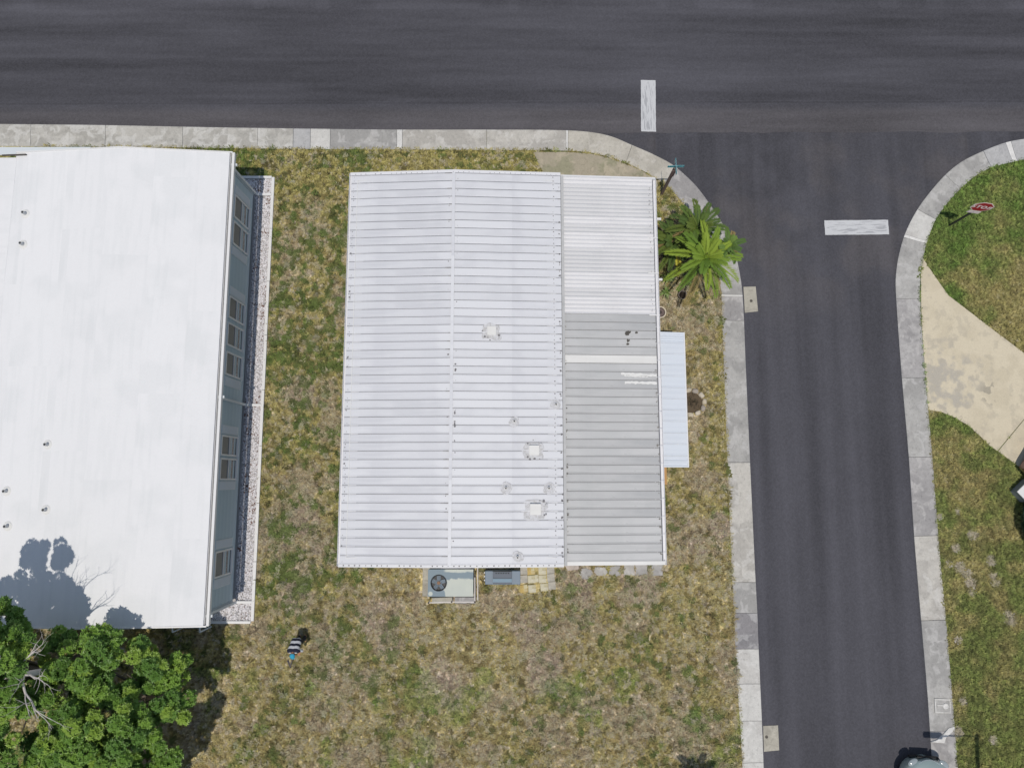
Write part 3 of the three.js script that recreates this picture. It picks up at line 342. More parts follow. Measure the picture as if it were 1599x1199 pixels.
// ---------------------------------------------------------------- neighbouring house
const nb = thing('neighbour_house', 'blue grey house with a smooth white roof beside the gravel bed', 'house');
{
  const xe = -10.37, xr = -14.35, xw = -18.4, z0 = -12.04, z1 = 4.91, ye = 3.05, yr = 3.46, xq = -10.55, r = rng(77);
  const mem = [paint(61, lin(231, 232, 234), lin(223, 225, 227), 0.001, { roughness: 0.75 }), paint(64, lin(232, 233, 235), lin(224, 226, 228), 0.001, { roughness: 0.75 }), paint(67, lin(231, 232, 234), lin(223, 225, 227), 0.001, { roughness: 0.75 })];
  const sideB = [M(0xaec1cc, { roughness: 0.7 }), M(0xb3c5cf, { roughness: 0.7 })], base = M(0xaabcc7);
  const wall = mesh('wall', BX(xq - 0.015 + 17.9, 2.6, 16.1, (xq - 0.015 - 17.9) / 2, 1.72, -3.5), base, nb);
  mesh('foundation', BX(7.2, 0.44, 16.0, (xq - 17.9) / 2, 0.2, -3.5), M(0x8e9598), nb);
  for (let k = 0, y = 0.4; y < 2.95; y += 0.16, k++) { mesh('lap_board', PRISM([[-11.56, 0], [4.56, 0], [4.56, 0.156], [-11.56, 0.156]].reverse(), xq - 0.012, xq + 0.008 + (k % 2) * 0.002, y, y), sideB[k % 2], wall); if (y < 2.7) { mesh('lap_board', BX(7.3, 0.15, 0.02, (xq - 17.9) / 2, y + 0.08, 4.565), sideB[k % 2], wall); mesh('lap_board', BX(7.3, 0.15, 0.02, (xq - 17.9) / 2, y + 0.08, -11.565), sideB[k % 2], wall); } }
  mesh('corner_trim', [BX(0.03, 2.6, 0.1, xq + 0.012, 1.7, -11.53), BX(0.03, 2.6, 0.1, xq + 0.012, 1.7, 4.53)], M(0xa9b6be), nb);
  // membrane roof: wide lapped sheets on each slope
  const rf = mesh('roof', [PRISM([[z0 + 0.05, -0.16], [z1 - 0.05, -0.16], [z1 - 0.05, -0.02], [z0 + 0.05, -0.02]].reverse(), xr, xe - 0.12, yr, ye), PRISM([[z0 + 0.05, -0.16], [z1 - 0.05, -0.16], [z1 - 0.05, -0.02], [z0 + 0.05, -0.02]].reverse(), xw + 0.1, xr, ye, yr)], M(0xc9cbcc), nb);
  const sy = x => yr - (yr - ye) * Math.abs(x - xr) / (xe - xr);
  const cuts = [[xr - 0.35, -13.09], [-13.12, -11.62], [-11.65, xe - 0.1], [-16.3, xr - 0.33], [-17.9, -16.27], [xw, -17.87]];
  cuts.forEach(([a, b], i) => { // gently wrinkled sheets
    const nx = 10, nz = 60, g = new THREE.BufferGeometry(), P = [], I = [], up = [0.0085, 0.006, 0.0035, 0.006, 0.0035, 0.001][i] + 0.003; for (let k = 0; k <= nz; k++) for (let j = 0; j <= nx; j++) { const x = a + (b - a) * j / nx, z = z0 + (z1 - z0) * k / nz; let y = sy(x) - 0.018 + up; y += 0.010 * (fbm(x * 0.9 + 3, z * 0.7 + 4, 3) - 0.5) + (z > 2 ? 0.006 * (fbm(x * 3, z * 1.2, 2) - 0.5) : 0); P.push(x, y, z); }
    for (let k = 0; k < nz; k++) for (let j = 0; j < nx; j++) { const q = k * (nx + 1) + j; I.push(q, q + nx + 1, q + 1, q + 1, q + nx + 1, q + nx + 2); } g.setAttribute('position', new THREE.Float32BufferAttribute(P, 3)); g.setIndex(I); g.computeVertexNormals(); const uv = []; for (let q = 0; q < P.length; q += 3) uv.push(P[q + 2] + i * 3, P[q]); g.setAttribute('uv', new THREE.Float32BufferAttribute(uv, 2));
    mesh('roof_sheet', g, mem[i % 3], rf);
  });
  for (const zz of [z1, z0 - 0.01]) { const pr = [[zz - 0.02, -0.17], [zz + 0.03, -0.17], [zz + 0.03, 0.012], [zz - 0.02, 0.012]].reverse(); mesh('edge_trim', [PRISM(pr, xr, xe, yr, ye), PRISM(pr, xw, xr, ye, yr)], W.white, nb); }
  // gutter: inner lip, a dark open trough, a broad rolled front
  mesh('gutter', [BX(0.14, 0.012, z1 - z0, xe + 0.0, ye - 0.15, (z0 + z1) / 2), BX(0.1, 0.16, z1 - z0, xe + 0.035, ye - 0.075, (z0 + z1) / 2, 0.015), BX(0.012, 0.1, z1 - z0, xe - 0.085, ye - 0.1, (z0 + z1) / 2)], W.white, nb);
  mesh('fascia', BX(0.03, 0.2, z1 - z0 - 0.1, xe - 0.11, ye - 0.16, (z0 + z1) / 2), W.white, nb);
  mesh('soffit', BX(0.2, 0.02, z1 - z0 - 0.1, xe - 0.2, ye - 0.24, (z0 + z1) / 2), M(0xc4c9cc), nb);
  // windows: white frames, two sashes each, blinds above and dark below
  const blind = M(0x6c6f70, { roughness: 0.4 }), shutter = M(0xd2d8dc, { roughness: 0.7 });
  const win = (za, zb) => { const zc = (za + zb) / 2, w = zb - za, x = xq + 0.02; const f = mesh('window', [BX(0.06, 0.06, w + 0.12, x, 0.78, zc), BX(0.06, 0.06, w + 0.12, x, 2.23, zc), BX(0.06, 1.4, 0.06, x, 1.505, za - 0.03), BX(0.06, 1.4, 0.06, x, 1.505, zb + 0.03), BX(0.05, 0.05, w, x - 0.002, 1.49, zc)], W.white, nb); mesh('pane', BX(0.015, 0.69, w, x - 0.012, 1.86, zc), blind, f); mesh('pane', BX(0.015, 0.66, w, x - 0.018, 1.137, zc), glassDark, f); mesh('sill', BX(0.08, 0.03, w + 0.16, x + 0.02, 0.74, zc), W.white, f); };
  const shut = (za, zb) => { const s = mesh('shutter', BX(0.03, 1.5, zb - za, xq + 0.02, 1.5, (za + zb) / 2, 0.006), shutter, nb); for (let y = 0.82; y < 2.2; y += 0.11) mesh('louvre', BX(0.012, 0.07, zb - za - 0.07, xq + 0.041, y + 0.03, (za + zb) / 2), shutter, s); };
  for (const [a, b] of [[-10.70, -9.92], [-9.66, -8.88], [-6.76, -6.04], [-5.75, -5.0], [-4.66, -3.9], [-1.57, -0.94], [-0.74, -0.06], [2.58, 3.40]]) win(a, b);
  for (const [a, b] of [[-11.14, -10.80], [-8.76, -8.42], [-7.20, -6.86], [-3.78, -3.44], [-2.0, -1.68], [0.04, 0.36], [2.14, 2.46], [3.5, 3.84]]) shut(a, b);
  // downspouts run down the wall and on across the gravel
  for (const z of [-11.62, -2.93, 4.6]) { const d = mesh('downspout', [BX(0.07, 2.75, 0.09, xq + 0.05, 1.5, z, 0.01), BX(0.3, 0.07, 0.09, xq + 0.16, 2.88, z)], M(0xd5dadd), nb); mesh('drain_pipe', [BX(0.62, 0.08, 0.1, xq + 0.36, 0.13, z, 0.012)], W.white, d); }
  // roof pipes
  for (const p of [[-17.79, -9.64], [-17.77, -8.48], [-16.13, -1.22], [-17.50, 0.38], [-15.98, 1.01], [-17.34, 1.57]]) { const y = sy(p[0]), v = mesh('vent_pipe', CY(0.055, 0.06, 0.2, p[0], y + 0.08, p[1], 14), M(0xb9bcbf), nb); mesh('pipe_mouth', CY(0.042, 0.042, 0.006, p[0], y + 0.182, p[1], 12), M(0x3b3c3e), v); mesh('flashing', CY(0.12, 0.17, 0.03, p[0], y + 0.01, p[1], 18), W.fresh, v); }
  // carport roof continuing past the west eave
  const cp = mesh('carport_roof', PRISM([[z0 + 0.2, -0.12], [z1 - 0.1, -0.12], [z1 - 0.1, 0], [z0 + 0.2, 0]].reverse(), -22.5, xw + 0.03, ye - 0.08, ye - 0.012), mem[0], nb); for (const z of [z0 + 0.5, -6, 0, z1 - 0.5]) mesh('post', BX(0.1, ye - 0.2, 0.1, -22.3, (ye - 0.2) / 2, z), W.white, cp);
  // awning at the north gable and the raised seam by it
  mesh('porch_awning', PRISM([[z0 - 0.4, -0.07], [z0 - 0.05, 0.0], [z0 - 0.05, 0.03], [z0 - 0.4, -0.04]].reverse(), -20.2, -15.9, 2.7, 2.7), M(0xd6dde2), nb);
  mesh('end_cap', PRISM([[z0 + 0.1, -0.01], [z0 + 0.14, -0.01], [z0 + 0.14, 0.05], [z0 + 0.1, 0.05]].reverse(), -18.9, xr - 3.62, ye - 0.02, ye + 0.05), M(0x55504c), nb);
  // back steps and a grey meter cupboard under the south eave
  const st = mesh('back_steps', BX(0.9, 0.18, 0.9, -11.9, 0.15, 5.1), M(0x5d6b70), nb); mesh('step', BX(0.9, 0.18, 0.55, -11.9, 0.33, 4.9), M(0x66757b), st); 
  for (const x of [-11.4, -12.4]) mesh('handrail', [BAR([x, 0.1, 5.5], [x, 1.1, 5.5], 0.03), BAR([x, 1.1, 5.5], [x, 1.3, 4.65], 0.03)], M(0xc3ccd0), nb);
}
// ---------------------------------------------------------------- gravel bed along the neighbour's wall
const keepOut = [[[-5.75, -11], [5.15, -11], [5.15, 2.65], [-5.75, 2.65]], [[-18.2, -11.6], [-10.5, -11.6], [-10.5, 4.6], [-18.2, 4.6]], [[-11.7, -12.42], [-9.8, -12.42], [-9.8, 5.4], [-11.7, 5.4]], driveA, driveB, padN];
{
  const bed = thing('gravel_bed', 'narrow bed of white gravel edged with white boards along the grey wall', 'gravel bed'), r = rng(5);
  mesh('soil', SHEET([[-11.65, -12.32], [-9.9, -12.32], [-9.9, 5.3], [-11.65, 5.3]], 0.055), M(0xb9b6b5, { roughness: 1 }), bed);
  for (let z = -12.37, k = 0; z < 5.3; z += 2.21, k++) { const L = Math.min(2.2, 5.4 - z); mesh('edging_board', BX(0.115, 0.13, L - 0.008, -9.85 + (r() - 0.5) * 0.012, 0.085, z + L / 2, 0.008), W.white, bed); }
  for (const [z, x] of [[-12.37, -11.3], [5.34, -11.75]]) mesh('edging_board', BX(-9.91 - x, 0.13, 0.1, (-9.91 + x) / 2, 0.085, z, 0.008), W.white, bed);
  const peb = new THREE.IcosahedronGeometry(1, 0), n = 11000, im = sh(new THREE.InstancedMesh(peb, M(0xffffff, { roughness: 0.9 }), n)); im.name = 'pebbles'; im.userData.kind = 'stuff'; const o = new THREE.Object3D(), c = new THREE.Color();
  for (let i = 0; i < n; i++) { let x = -10.56 + r() * 0.66, z = -12.3 + r() * 17.58; if (r() < 0.07) { x = -11.6 + r() * 1.1; z = 4.62 + r() * 0.66; } else if (r() < 0.04) { x = -11.2 + r() * 0.7; z = -12.3 + r() * 0.66; } const s = 0.014 + r() * 0.022; o.position.set(x, 0.058 + r() * 0.018, z); o.rotation.set(r() * 6, r() * 6, r() * 6); o.scale.set(s * 1.25, s * 0.75, s); o.updateMatrix(); im.setMatrixAt(i, o.matrix); const lit = fbm(z * 2 + 8, x * 2, 2); const k = r(); if (k < 0.03 + 0.2 * (lit > 0.62)) c.setRGB(...lin(128, 100, 90)); else if (k < 0.14) c.setRGB(...lin(165, 163, 165)); else { const b = 212 + r() * 30; c.setRGB(...lin(b, b - 2, b + 1)); } im.setColorAt(i, c); }
  bed.add(im);
}

// ---------------------------------------------------------------- things along the south wall
{
  const t = thing('air_conditioner', 'blue grey packaged air conditioner with round fan grille on a concrete pad', 'air conditioner', [-2.31, 0, 3.78]);
  const steel = M(0x7c8d98, { roughness: 0.5, metalness: 0.1 }), dark = M(0x20242a, { roughness: 0.5 });
  mesh('pad', BX(1.98, 0.12, 1.12, -0.12, 0.06, 0.05, 0.015), K.pad, t);
  const cab = mesh('cabinet', [BX(1.66, 0.72, 0.96, 0.03, 0.5, 0, 0.02)], steel, t);
  for (let i = 0; i < 9; i++) mesh('louvre', BX(0.012, 0.03, 0.8, -0.808, 0.25 + i * 0.065, 0), dark, cab);
  // top panel: bare grey where the white paint has peeled, a round fan opening cut into it
  const topMap = tex(256, 256, (u, v) => { const x = u * 1.68, y = v * 0.98, p = fbm(x * 4, y * 4, 4); const e1 = x - 0.66 - 0.35 * (p - 0.5), e2 = 0.62 - y + 0.22 * (p - 0.5); let k = ss(0, 0.05, e1) * ss(0, 0.05, e2); k = Math.max(k, ss(0.86, 0.9, y + 0.1 * (p - 0.5)) * ss(0.55, 0.7, x)); const q = ss(0.1, 0.06, Math.hypot(x - 0.1, y - 0.1)); return mix(lin(122, 140, 152), lin(196, 202, 194), Math.max(k, q) * (0.9 + 0.2 * (p - 0.5))); });
  const shp = new THREE.Shape([new THREE.Vector2(0, 0), new THREE.Vector2(1.68, 0), new THREE.Vector2(1.68, 0.98), new THREE.Vector2(0, 0.98)]); const hole = new THREE.Path(); hole.absarc(0.40, 0.49, 0.285, 0, Math.PI * 2, true); shp.holes.push(hole);
  const tg = new THREE.ExtrudeGeometry(shp, { depth: 0.02, bevelEnabled: false, curveSegments: 32 }); { const p = tg.attributes.position, uv = tg.attributes.uv; for (let i = 0; i < p.count; i++) uv.setXY(i, p.getX(i) / 1.68, p.getY(i) / 0.98); } tg.rotateX(-Math.PI / 2); tg.translate(-0.81, 0.9, 0.49);
  mesh('top_panel', tg, new THREE.MeshStandardMaterial({ map: topMap, roughness: 0.6 }), cab);
  const fan = mesh('fan', [(() => { const g = new THREE.TorusGeometry(0.285, 0.02, 8, 32); g.rotateX(Math.PI / 2); g.translate(-0.41, 0.925, 0); return g; })(), CY(0.28, 0.28, 0.01, -0.41, 0.868, 0, 28)], dark, t);
  for (let i = 0; i < 5; i++) { const g = new THREE.BoxGeometry(0.2, 0.008, 0.15); g.rotateX(0.35); g.translate(0.165, 0, 0); g.rotateY(i * 1.2566 + 0.3); g.translate(-0.41, 0.893, 0); mesh('blade', muv(g), M(0x8c9aa6, { roughness: 0.4, metalness: 0.2 }), fan); }
  for (let i = 0; i < 5; i++) { const g = new THREE.TorusGeometry(0.06 + 0.048 * i, 0.0035, 5, 28); g.rotateX(Math.PI / 2); g.translate(-0.41, 0.928, 0); mesh('guard_ring', g, dark, fan); }
  mesh('hub', CY(0.06, 0.07, 0.05, -0.41, 0.915, 0, 16), M(0x8a6a52), fan);
  const d = mesh('duct', BX(1.1, 0.3, 0.62, 0.2, 0.62, -0.76, 0.02), M(0xd8cfcc), t); mesh('duct_band', BX(1.12, 0.32, 0.05, 0.2, 0.62, -0.56), M(0xb9b3b2), d);
  // two grey patio slabs in front, and the white pipe rail
  const s1 = mesh('slab', BX(0.78, 0.05, 0.24, -0.35, 0.075, 0.76, 0.01), K.pad, t); mesh('slab', BX(0.78, 0.05, 0.24, 0.52, 0.075, 0.76, 0.01), K.dull, t);
  const f = thing('pipe_rail', 'low white pipe rail around two sides of the air conditioner', 'railing', [0, 0, 0]); const wp = M(0xe6e0dc, { roughness: 0.4 });
  const [ax, az] = [-3.13, 4.55], [bx, bz] = [-1.39, 4.52], [cx, cz] = [-1.40, 3.59];
  for (const [x, z] of [[ax, az], [bx, bz], [cx, cz], [(ax + bx) / 2, (az + bz) / 2 - 0.02]]) { const p = mesh('post', CY(0.022, 0.022, 0.56, x, 0.3, z, 10), wp, f); mesh('cap', CY(0.03, 0.03, 0.03, x, 0.59, z, 10), M(0x3a3330), p); }
  mesh('rail', [BAR([ax, 0.55, az], [(ax + bx) / 2, 0.56, (az + bz) / 2 - 0.02], 0.02), BAR([(ax + bx) / 2, 0.56, (az + bz) / 2 - 0.02], [bx, 0.55, bz], 0.02)], wp, f); mesh('rail', BAR([bx, 0.55, bz], [cx, 0.55, cz], 0.02), wp, f); mesh('rail', BAR([bx + 0.09, 0.2, bz], [cx + 0.09, 0.2, cz - 0.4], 0.02), wp, f);
}
{
  const t = thing('utility_box', 'slate blue utility box with a raised middle between the air conditioner and the pavers', 'utility box', [-0.35, 0, 3.62]); const c1 = M(0x66798c, { roughness: 0.5 }), c2 = M(0x5d6673, { roughness: 0.6 }), c3 = M(0x7790a1, { roughness: 0.45 });
  mesh('body', BX(1.33, 0.52, 0.5, 0, 0.3, 0.02, 0.02), c1, t); const b = mesh('raised_middle', BX(0.71, 0.2, 0.46, -0.01, 0.65, 0.0, 0.015), c2, t);
  mesh('front_flap', (() => { const g = BX(0.71, 0.025, 0.22, 0, 0, 0, 0.008); g.rotateX(0.25); g.translate(-0.01, 0.745, 0.13); return g; })(), c3, b); for (let i = 0; i < 6; i++) mesh('vent_slot', BX(0.05, 0.02, 0.035, -0.24 + i * 0.092, 0.752, -0.17), M(0x24272c), b);
  for (const z of [-0.14, 0.0, 0.14]) mesh('side_peg', BX(0.05, 0.05, 0.05, -0.69, 0.35, z, 0.01), W.white, t); for (const x of [-0.2, 0.14]) mesh('foot_bar', BX(0.16, 0.04, 0.05, x, 0.07, 0.31, 0.01), W.white, t);
  for (const x of [-0.5, 0.5]) mesh('foot', BX(0.12, 0.06, 0.4, x, 0.06, 0), c2, t);
}
{
  const yl = concrete(103, lin(206, 193, 138), lin(186, 158, 92), lin(202, 196, 168), 0.5), cr = concrete(107, lin(200, 195, 172), lin(182, 174, 140), lin(208, 203, 190), 0.45), gy = concrete(109, lin(178, 174, 164), lin(160, 157, 149), lin(188, 184, 176), 0.45), r = rng(12);
  const P = [[[0.46, 3.44], gy, 'grey square paver against the wall nearest the utility box'], [[0.73, 3.45], yl, 'yellow stained square paver against the house wall'], [[1.16, 3.44], cr, 'cream square paver against the house wall beside the mossy gap'], [[1.48, 3.40], gy, 'grey square paver against the wall at the outer corner'], [[0.45, 3.75], gy, 'grey square paver beside the utility box'], [[0.75, 3.76], cr, 'cream square paver in the middle row next to the narrow half paver'], [[1.17, 3.75], cr, 'cream square paver in the middle row beyond the half paver'], [[1.49, 3.70], gy, 'grey square paver in the middle row at the outer edge'], [[0.45, 4.11], yl, 'bright yellow square paver at the outer corner of the patch'], [[0.77, 4.11], cr, 'cream paver with brown moss beside the bright yellow paver'], [[1.23, 4.06], cr, 'cream square paver in the outer row beside the grey corner one'], [[1.53, 4.00], gy, 'grey square paver at the far corner of the outer row']];
  P.forEach(([p, m, l], i) => { const k = tag(mesh('paver', BX(0.29, 0.05, 0.29, 0, 0.062, 0, 0.01), m), l, 'paver', 'square pavers by the south wall'); k.position.set(p[0], (r() - 0.5) * 0.012, p[1]); k.rotation.y = 0.06 + (r() - 0.5) * 0.05; });
  const hp = tag(mesh('paver', BX(0.13, 0.05, 0.28, 0, 0.062, 0, 0.01), cr), 'narrow half paver in the middle of the paver patch', 'paver', 'square pavers by the south wall'); { const p = [0.95, 3.73]; hp.position.set(p[0], 0, p[1]); hp.rotation.y = 0.06; }
  keepOut.push([[0.28, 3.28], [1.69, 3.24], [1.73, 4.17], [0.31, 4.31]], [[-3.56, 3.19], [-1.34, 3.19], [-1.33, 4.67], [-3.29, 4.67], [-3.54, 4.38]]);
  const sg = [concrete(111, lin(196, 186, 178), lin(180, 170, 162), lin(206, 198, 192), 0.4), concrete(113, lin(178, 176, 174), lin(162, 160, 158), lin(190, 188, 186), 0.4), concrete(117, lin(186, 184, 180), lin(172, 169, 164), lin(200, 198, 194), 0.4)];
  const Q = [[[[1.96, 3.16], [2.60, 3.16], [2.57, 3.40], [2.13, 3.45]], 0, 'pinkish slab tucked under the eave beside the pavers'], [[[2.65, 3.38], [2.82, 3.33], [3.06, 3.43], [3.11, 3.57], [2.91, 3.76], [2.69, 3.76], [2.59, 3.57]], 1, 'rounded grey stepping stone standing off the wall'], [[[3.19, 3.31], [3.56, 3.31], [3.68, 3.50], [3.55, 3.64], [3.26, 3.62], [3.14, 3.48]], 2, 'pale stepping stone with a white chip on it'], [[[3.78, 3.28], [4.15, 3.24], [4.17, 3.60], [3.97, 3.67], [3.70, 3.57]], 1, 'four sided grey stepping stone between moss tufts'], [[[4.32, 3.19], [4.69, 3.19], [4.71, 3.62], [4.27, 3.60]], 2, 'square grey slab butted against its neighbour under the eave'], [[[4.73, 3.19], [5.19, 3.19], [5.20, 3.60], [4.74, 3.62]], 1, 'square grey slab beside the mossy gap under the eave'], [[[5.36, 3.19], [5.78, 3.19], [5.78, 3.62], [5.35, 3.64]], 1, 'last square grey slab at the corner of the addition']];
  Q.forEach(([pts, m, l]) => { tag(mesh('stepping_stone', SLAB(pts, 0.075, 0.06, 0.008), sg[m]), l, 'stepping stone', 'stepping stones under the south eave'); keepOut.push(pts); });
}

// ---------------------------------------------------------------- stone ring, pot, hose reel
{
  const stone = (w, s) => { const g = new THREE.IcosahedronGeometry(1, 2), p = g.attributes.position; for (let i = 0; i < p.count; i++) { const x = p.getX(i), y = p.getY(i), z = p.getZ(i), k = 0.82 + 0.36 * vn(x * 1.7 + s, z * 1.7 + y * 1.3 + s); const q = 0.75; p.setXYZ(i, Math.sign(x) * Math.pow(Math.abs(x), q) * k * w, y * 0.09 * k, Math.sign(z) * Math.pow(Math.abs(z), q) * k * w * 0.72); } g.computeVertexNormals(); return g; };
  const t = thing('stone_ring', 'round planting ring of pale stones beside the white awning', 'stone ring'), [cx, cz] = [7.12, -3.04]; const sm = [M(0xc2b8a4, { roughness: 0.95 }), M(0xa59d94, { roughness: 0.95 }), M(0xcbc2b2, { roughness: 0.95 })];
  mesh('soil', SLAB(blob(cx, cz, 0.42, 4, 20, 0.1), 0.06, 0.03), M(0x5f5343, { roughness: 1 }), t);
  [[6.99, -3.53], [7.26, -3.49], [7.50, -3.32], [7.60, -3.07], [7.54, -2.81], [7.32, -2.61], [7.04, -2.55], [6.78, -2.67], [6.66, -2.90], [6.67, -3.21], [6.79, -3.44]].forEach((p, i) => { const m = mesh('stone', stone(0.125, i * 3.7), sm[i % 3], t); m.position.set(p[0], 0.1, p[1]); m.rotation.y = -Math.atan2(p[1] - cz, p[0] - cx) + Math.PI / 2; });
  const tw = [], r = rng(44); for (let i = 0; i < 44; i++) { const a = r() * 6.28, d = r() * 0.3, b = r() * 6.28; tw.push(BAR([cx + Math.cos(a) * d, 0.07 + r() * 0.03, cz + Math.sin(a) * d], [cx + Math.cos(a) * d + Math.cos(b) * 0.16, 0.1 + r() * 0.06, cz + Math.sin(a) * d + Math.sin(b) * 0.16], 0.007, 0.003, 4)); } const q = mesh('twigs', tw, M(0x4a4334, { roughness: 1 }), t); q.userData.kind = 'stuff';
  keepOut.push(blob(cx, cz, 0.6, 4, 16, 0.05));
  const p = thing('plant_pot', 'round grey pot of dark soil at the foot of the palms', 'plant pot', [[6.85, -7.35][0], 0.05, [6.85, -7.35][1]]); mesh('bowl', new THREE.LatheGeometry([[0.001, 0], [0.13, 0], [0.17, 0.2], [0.185, 0.24], [0.16, 0.25], [0.15, 0.2], [0.001, 0.19]].map(q => new THREE.Vector2(...q)), 22), M(0x8f857c, { roughness: 0.9, side: THREE.DoubleSide }), p); mesh('soil', CY(0.148, 0.148, 0.02, 0, 0.19, 0, 18), M(0x3a3028, { roughness: 1 }), p);
  const h = thing('hose_reel', 'round hose reel with a cream rim on the east wall', 'hose reel', [[5.77, -6.47][0], 0.7, [5.77, -6.47][1]]); const rim = new THREE.TorusGeometry(0.215, 0.022, 8, 28); rim.rotateX(Math.PI / 2); rim.translate(0, 0.3, 0); mesh('rim', rim, M(0xded3c0), h); mesh('drum', [CY(0.19, 0.19, 0.2, 0, 0.17, 0, 22)], M(0x3c3230), h); const coil = []; for (let i = 0; i < 4; i++) { const g = new THREE.TorusGeometry(0.08 + 0.025 * i, 0.012, 6, 22); g.rotateX(Math.PI / 2); g.translate(0, 0.275, 0); coil.push(g); } mesh('hose', coil, M(0x7d6e6c), h); mesh('stand', [CY(0.03, 0.03, 0.72, 0, -0.27, 0, 8), CY(0.12, 0.13, 0.03, 0, -0.63, 0, 12)], M(0x4a4644), h);
}

// ---------------------------------------------------------------- palms
const palmM = [[0x5c7a22, 0x6f8a28, 0x82992e], [0x465e22, 0x526a26, 0x586a24], [0x4a662a, 0x56722e, 0x647f34]].map(a => a.map(c => M(c, { roughness: 0.75, side: THREE.DoubleSide }))); const strawFrond = M(0x8a7a4e, { roughness: 0.8, side: THREE.DoubleSide }), yellowFrond = M(0xb9b43a, { roughness: 0.6, side: THREE.DoubleSide });
function frondGeo(L, up, droop, wid, r, pairs = 24) {                    // along +x from the origin
  const v = [], T = (a, b, c) => v.push(...a, ...b, ...c), at = t => [L * t * Math.cos(up) * (1 - 0.12 * t), L * (t * Math.sin(up) - droop * t * t), 0];
  for (let k = 0; k < 8; k++) { const a = at(k / 8), b = at((k + 1) / 8), w0 = 0.016 * (1 - k / 8.5), w1 = 0.016 * (1 - (k + 1) / 8.5); for (const s of [1, -1]) { T([a[0], a[1] + 0.004, 0], [a[0], a[1] - 0.006, s * w0], [b[0], b[1] - 0.006, s * w1]); T([a[0], a[1] + 0.004, 0], [b[0], b[1] - 0.006, s * w1], [b[0], b[1] + 0.004, 0]); } }
  for (let k = 0; k < pairs; k++) { const t = 0.14 + 0.86 * k / (pairs - 1), o = at(t), len = wid * Math.pow(Math.sin(Math.PI * (0.12 + 0.8 * t)), 0.7) * (0.85 + 0.3 * r()), sw = 0.45 + 0.5 * t; for (const s of [1, -1]) { const a = (1.15 - sw * 0.55) * s - 0.18 * s + (r() - 0.5) * 0.08, lift = 0.3 - 0.3 * t + (r() - 0.5) * 0.08, e = [o[0] + Math.cos(a) * len, o[1] + lift * len, Math.sin(a) * len], m = [o[0] + Math.cos(a) * len * 0.5, o[1] + (lift * 0.5 + 0.12) * len, Math.sin(a) * len * 0.5], w = 0.014 + 0.004 * r(); T([o[0], o[1], 0], [m[0] - w * Math.sin(a), m[1], m[2] + w * Math.cos(a)], [m[0] + w * Math.sin(a), m[1], m[2] - w * Math.cos(a)]); T(e, [m[0] + w * Math.sin(a), m[1], m[2] - w * Math.cos(a)], [m[0] - w * Math.sin(a), m[1], m[2] + w * Math.cos(a)]); } }
  const g = new THREE.BufferGeometry(); g.setAttribute('position', new THREE.Float32BufferAttribute(v, 3)); g.computeVertexNormals(); return g;
}
function palm(label, cx, cz, h, L, wid, n, seed, mats, group, yellow) {
  const r = rng(seed), t = thing('palm', label, 'palm', [cx, 0.04, cz], 0, group);
  const tp = []; for (let k = 0; k <= 10; k++) tp.push(new THREE.Vector2(0.075 - 0.02 * k / 10 + (k % 2) * 0.012, h * k / 10)); const tk = mesh('trunk', new THREE.LatheGeometry(tp, 12), M(0x6c5c48, { roughness: 1 }), t);
  mesh('crown_shaft', new THREE.LatheGeometry([[0.07, h - 0.05], [0.1, h + 0.05], [0.05, h + 0.16], [0.001, h + 0.2]].map(q => new THREE.Vector2(...q)), 10), mats[1], t);
  for (let i = 0; i < n; i++) { const k = i / n, up = 1.15 - 1.25 * k + (r() - 0.5) * 0.15, g = frondGeo(L * (0.62 + 0.38 * Math.min(1, k * 1.7)) * (0.9 + 0.2 * r()), up, 0.28 + 0.25 * k, wid * (0.9 + 0.2 * r()), r, 30); const m = mesh('frond', g, (yellow && i === n - 3) ? yellowFrond : i >= n - 2 ? strawFrond : mats[Math.floor(r() * 3)], t); m.position.y = h + 0.08; m.rotation.set(0, i * 2.39996 + (r() - 0.5) * 0.3, 0); }
  return t;
}
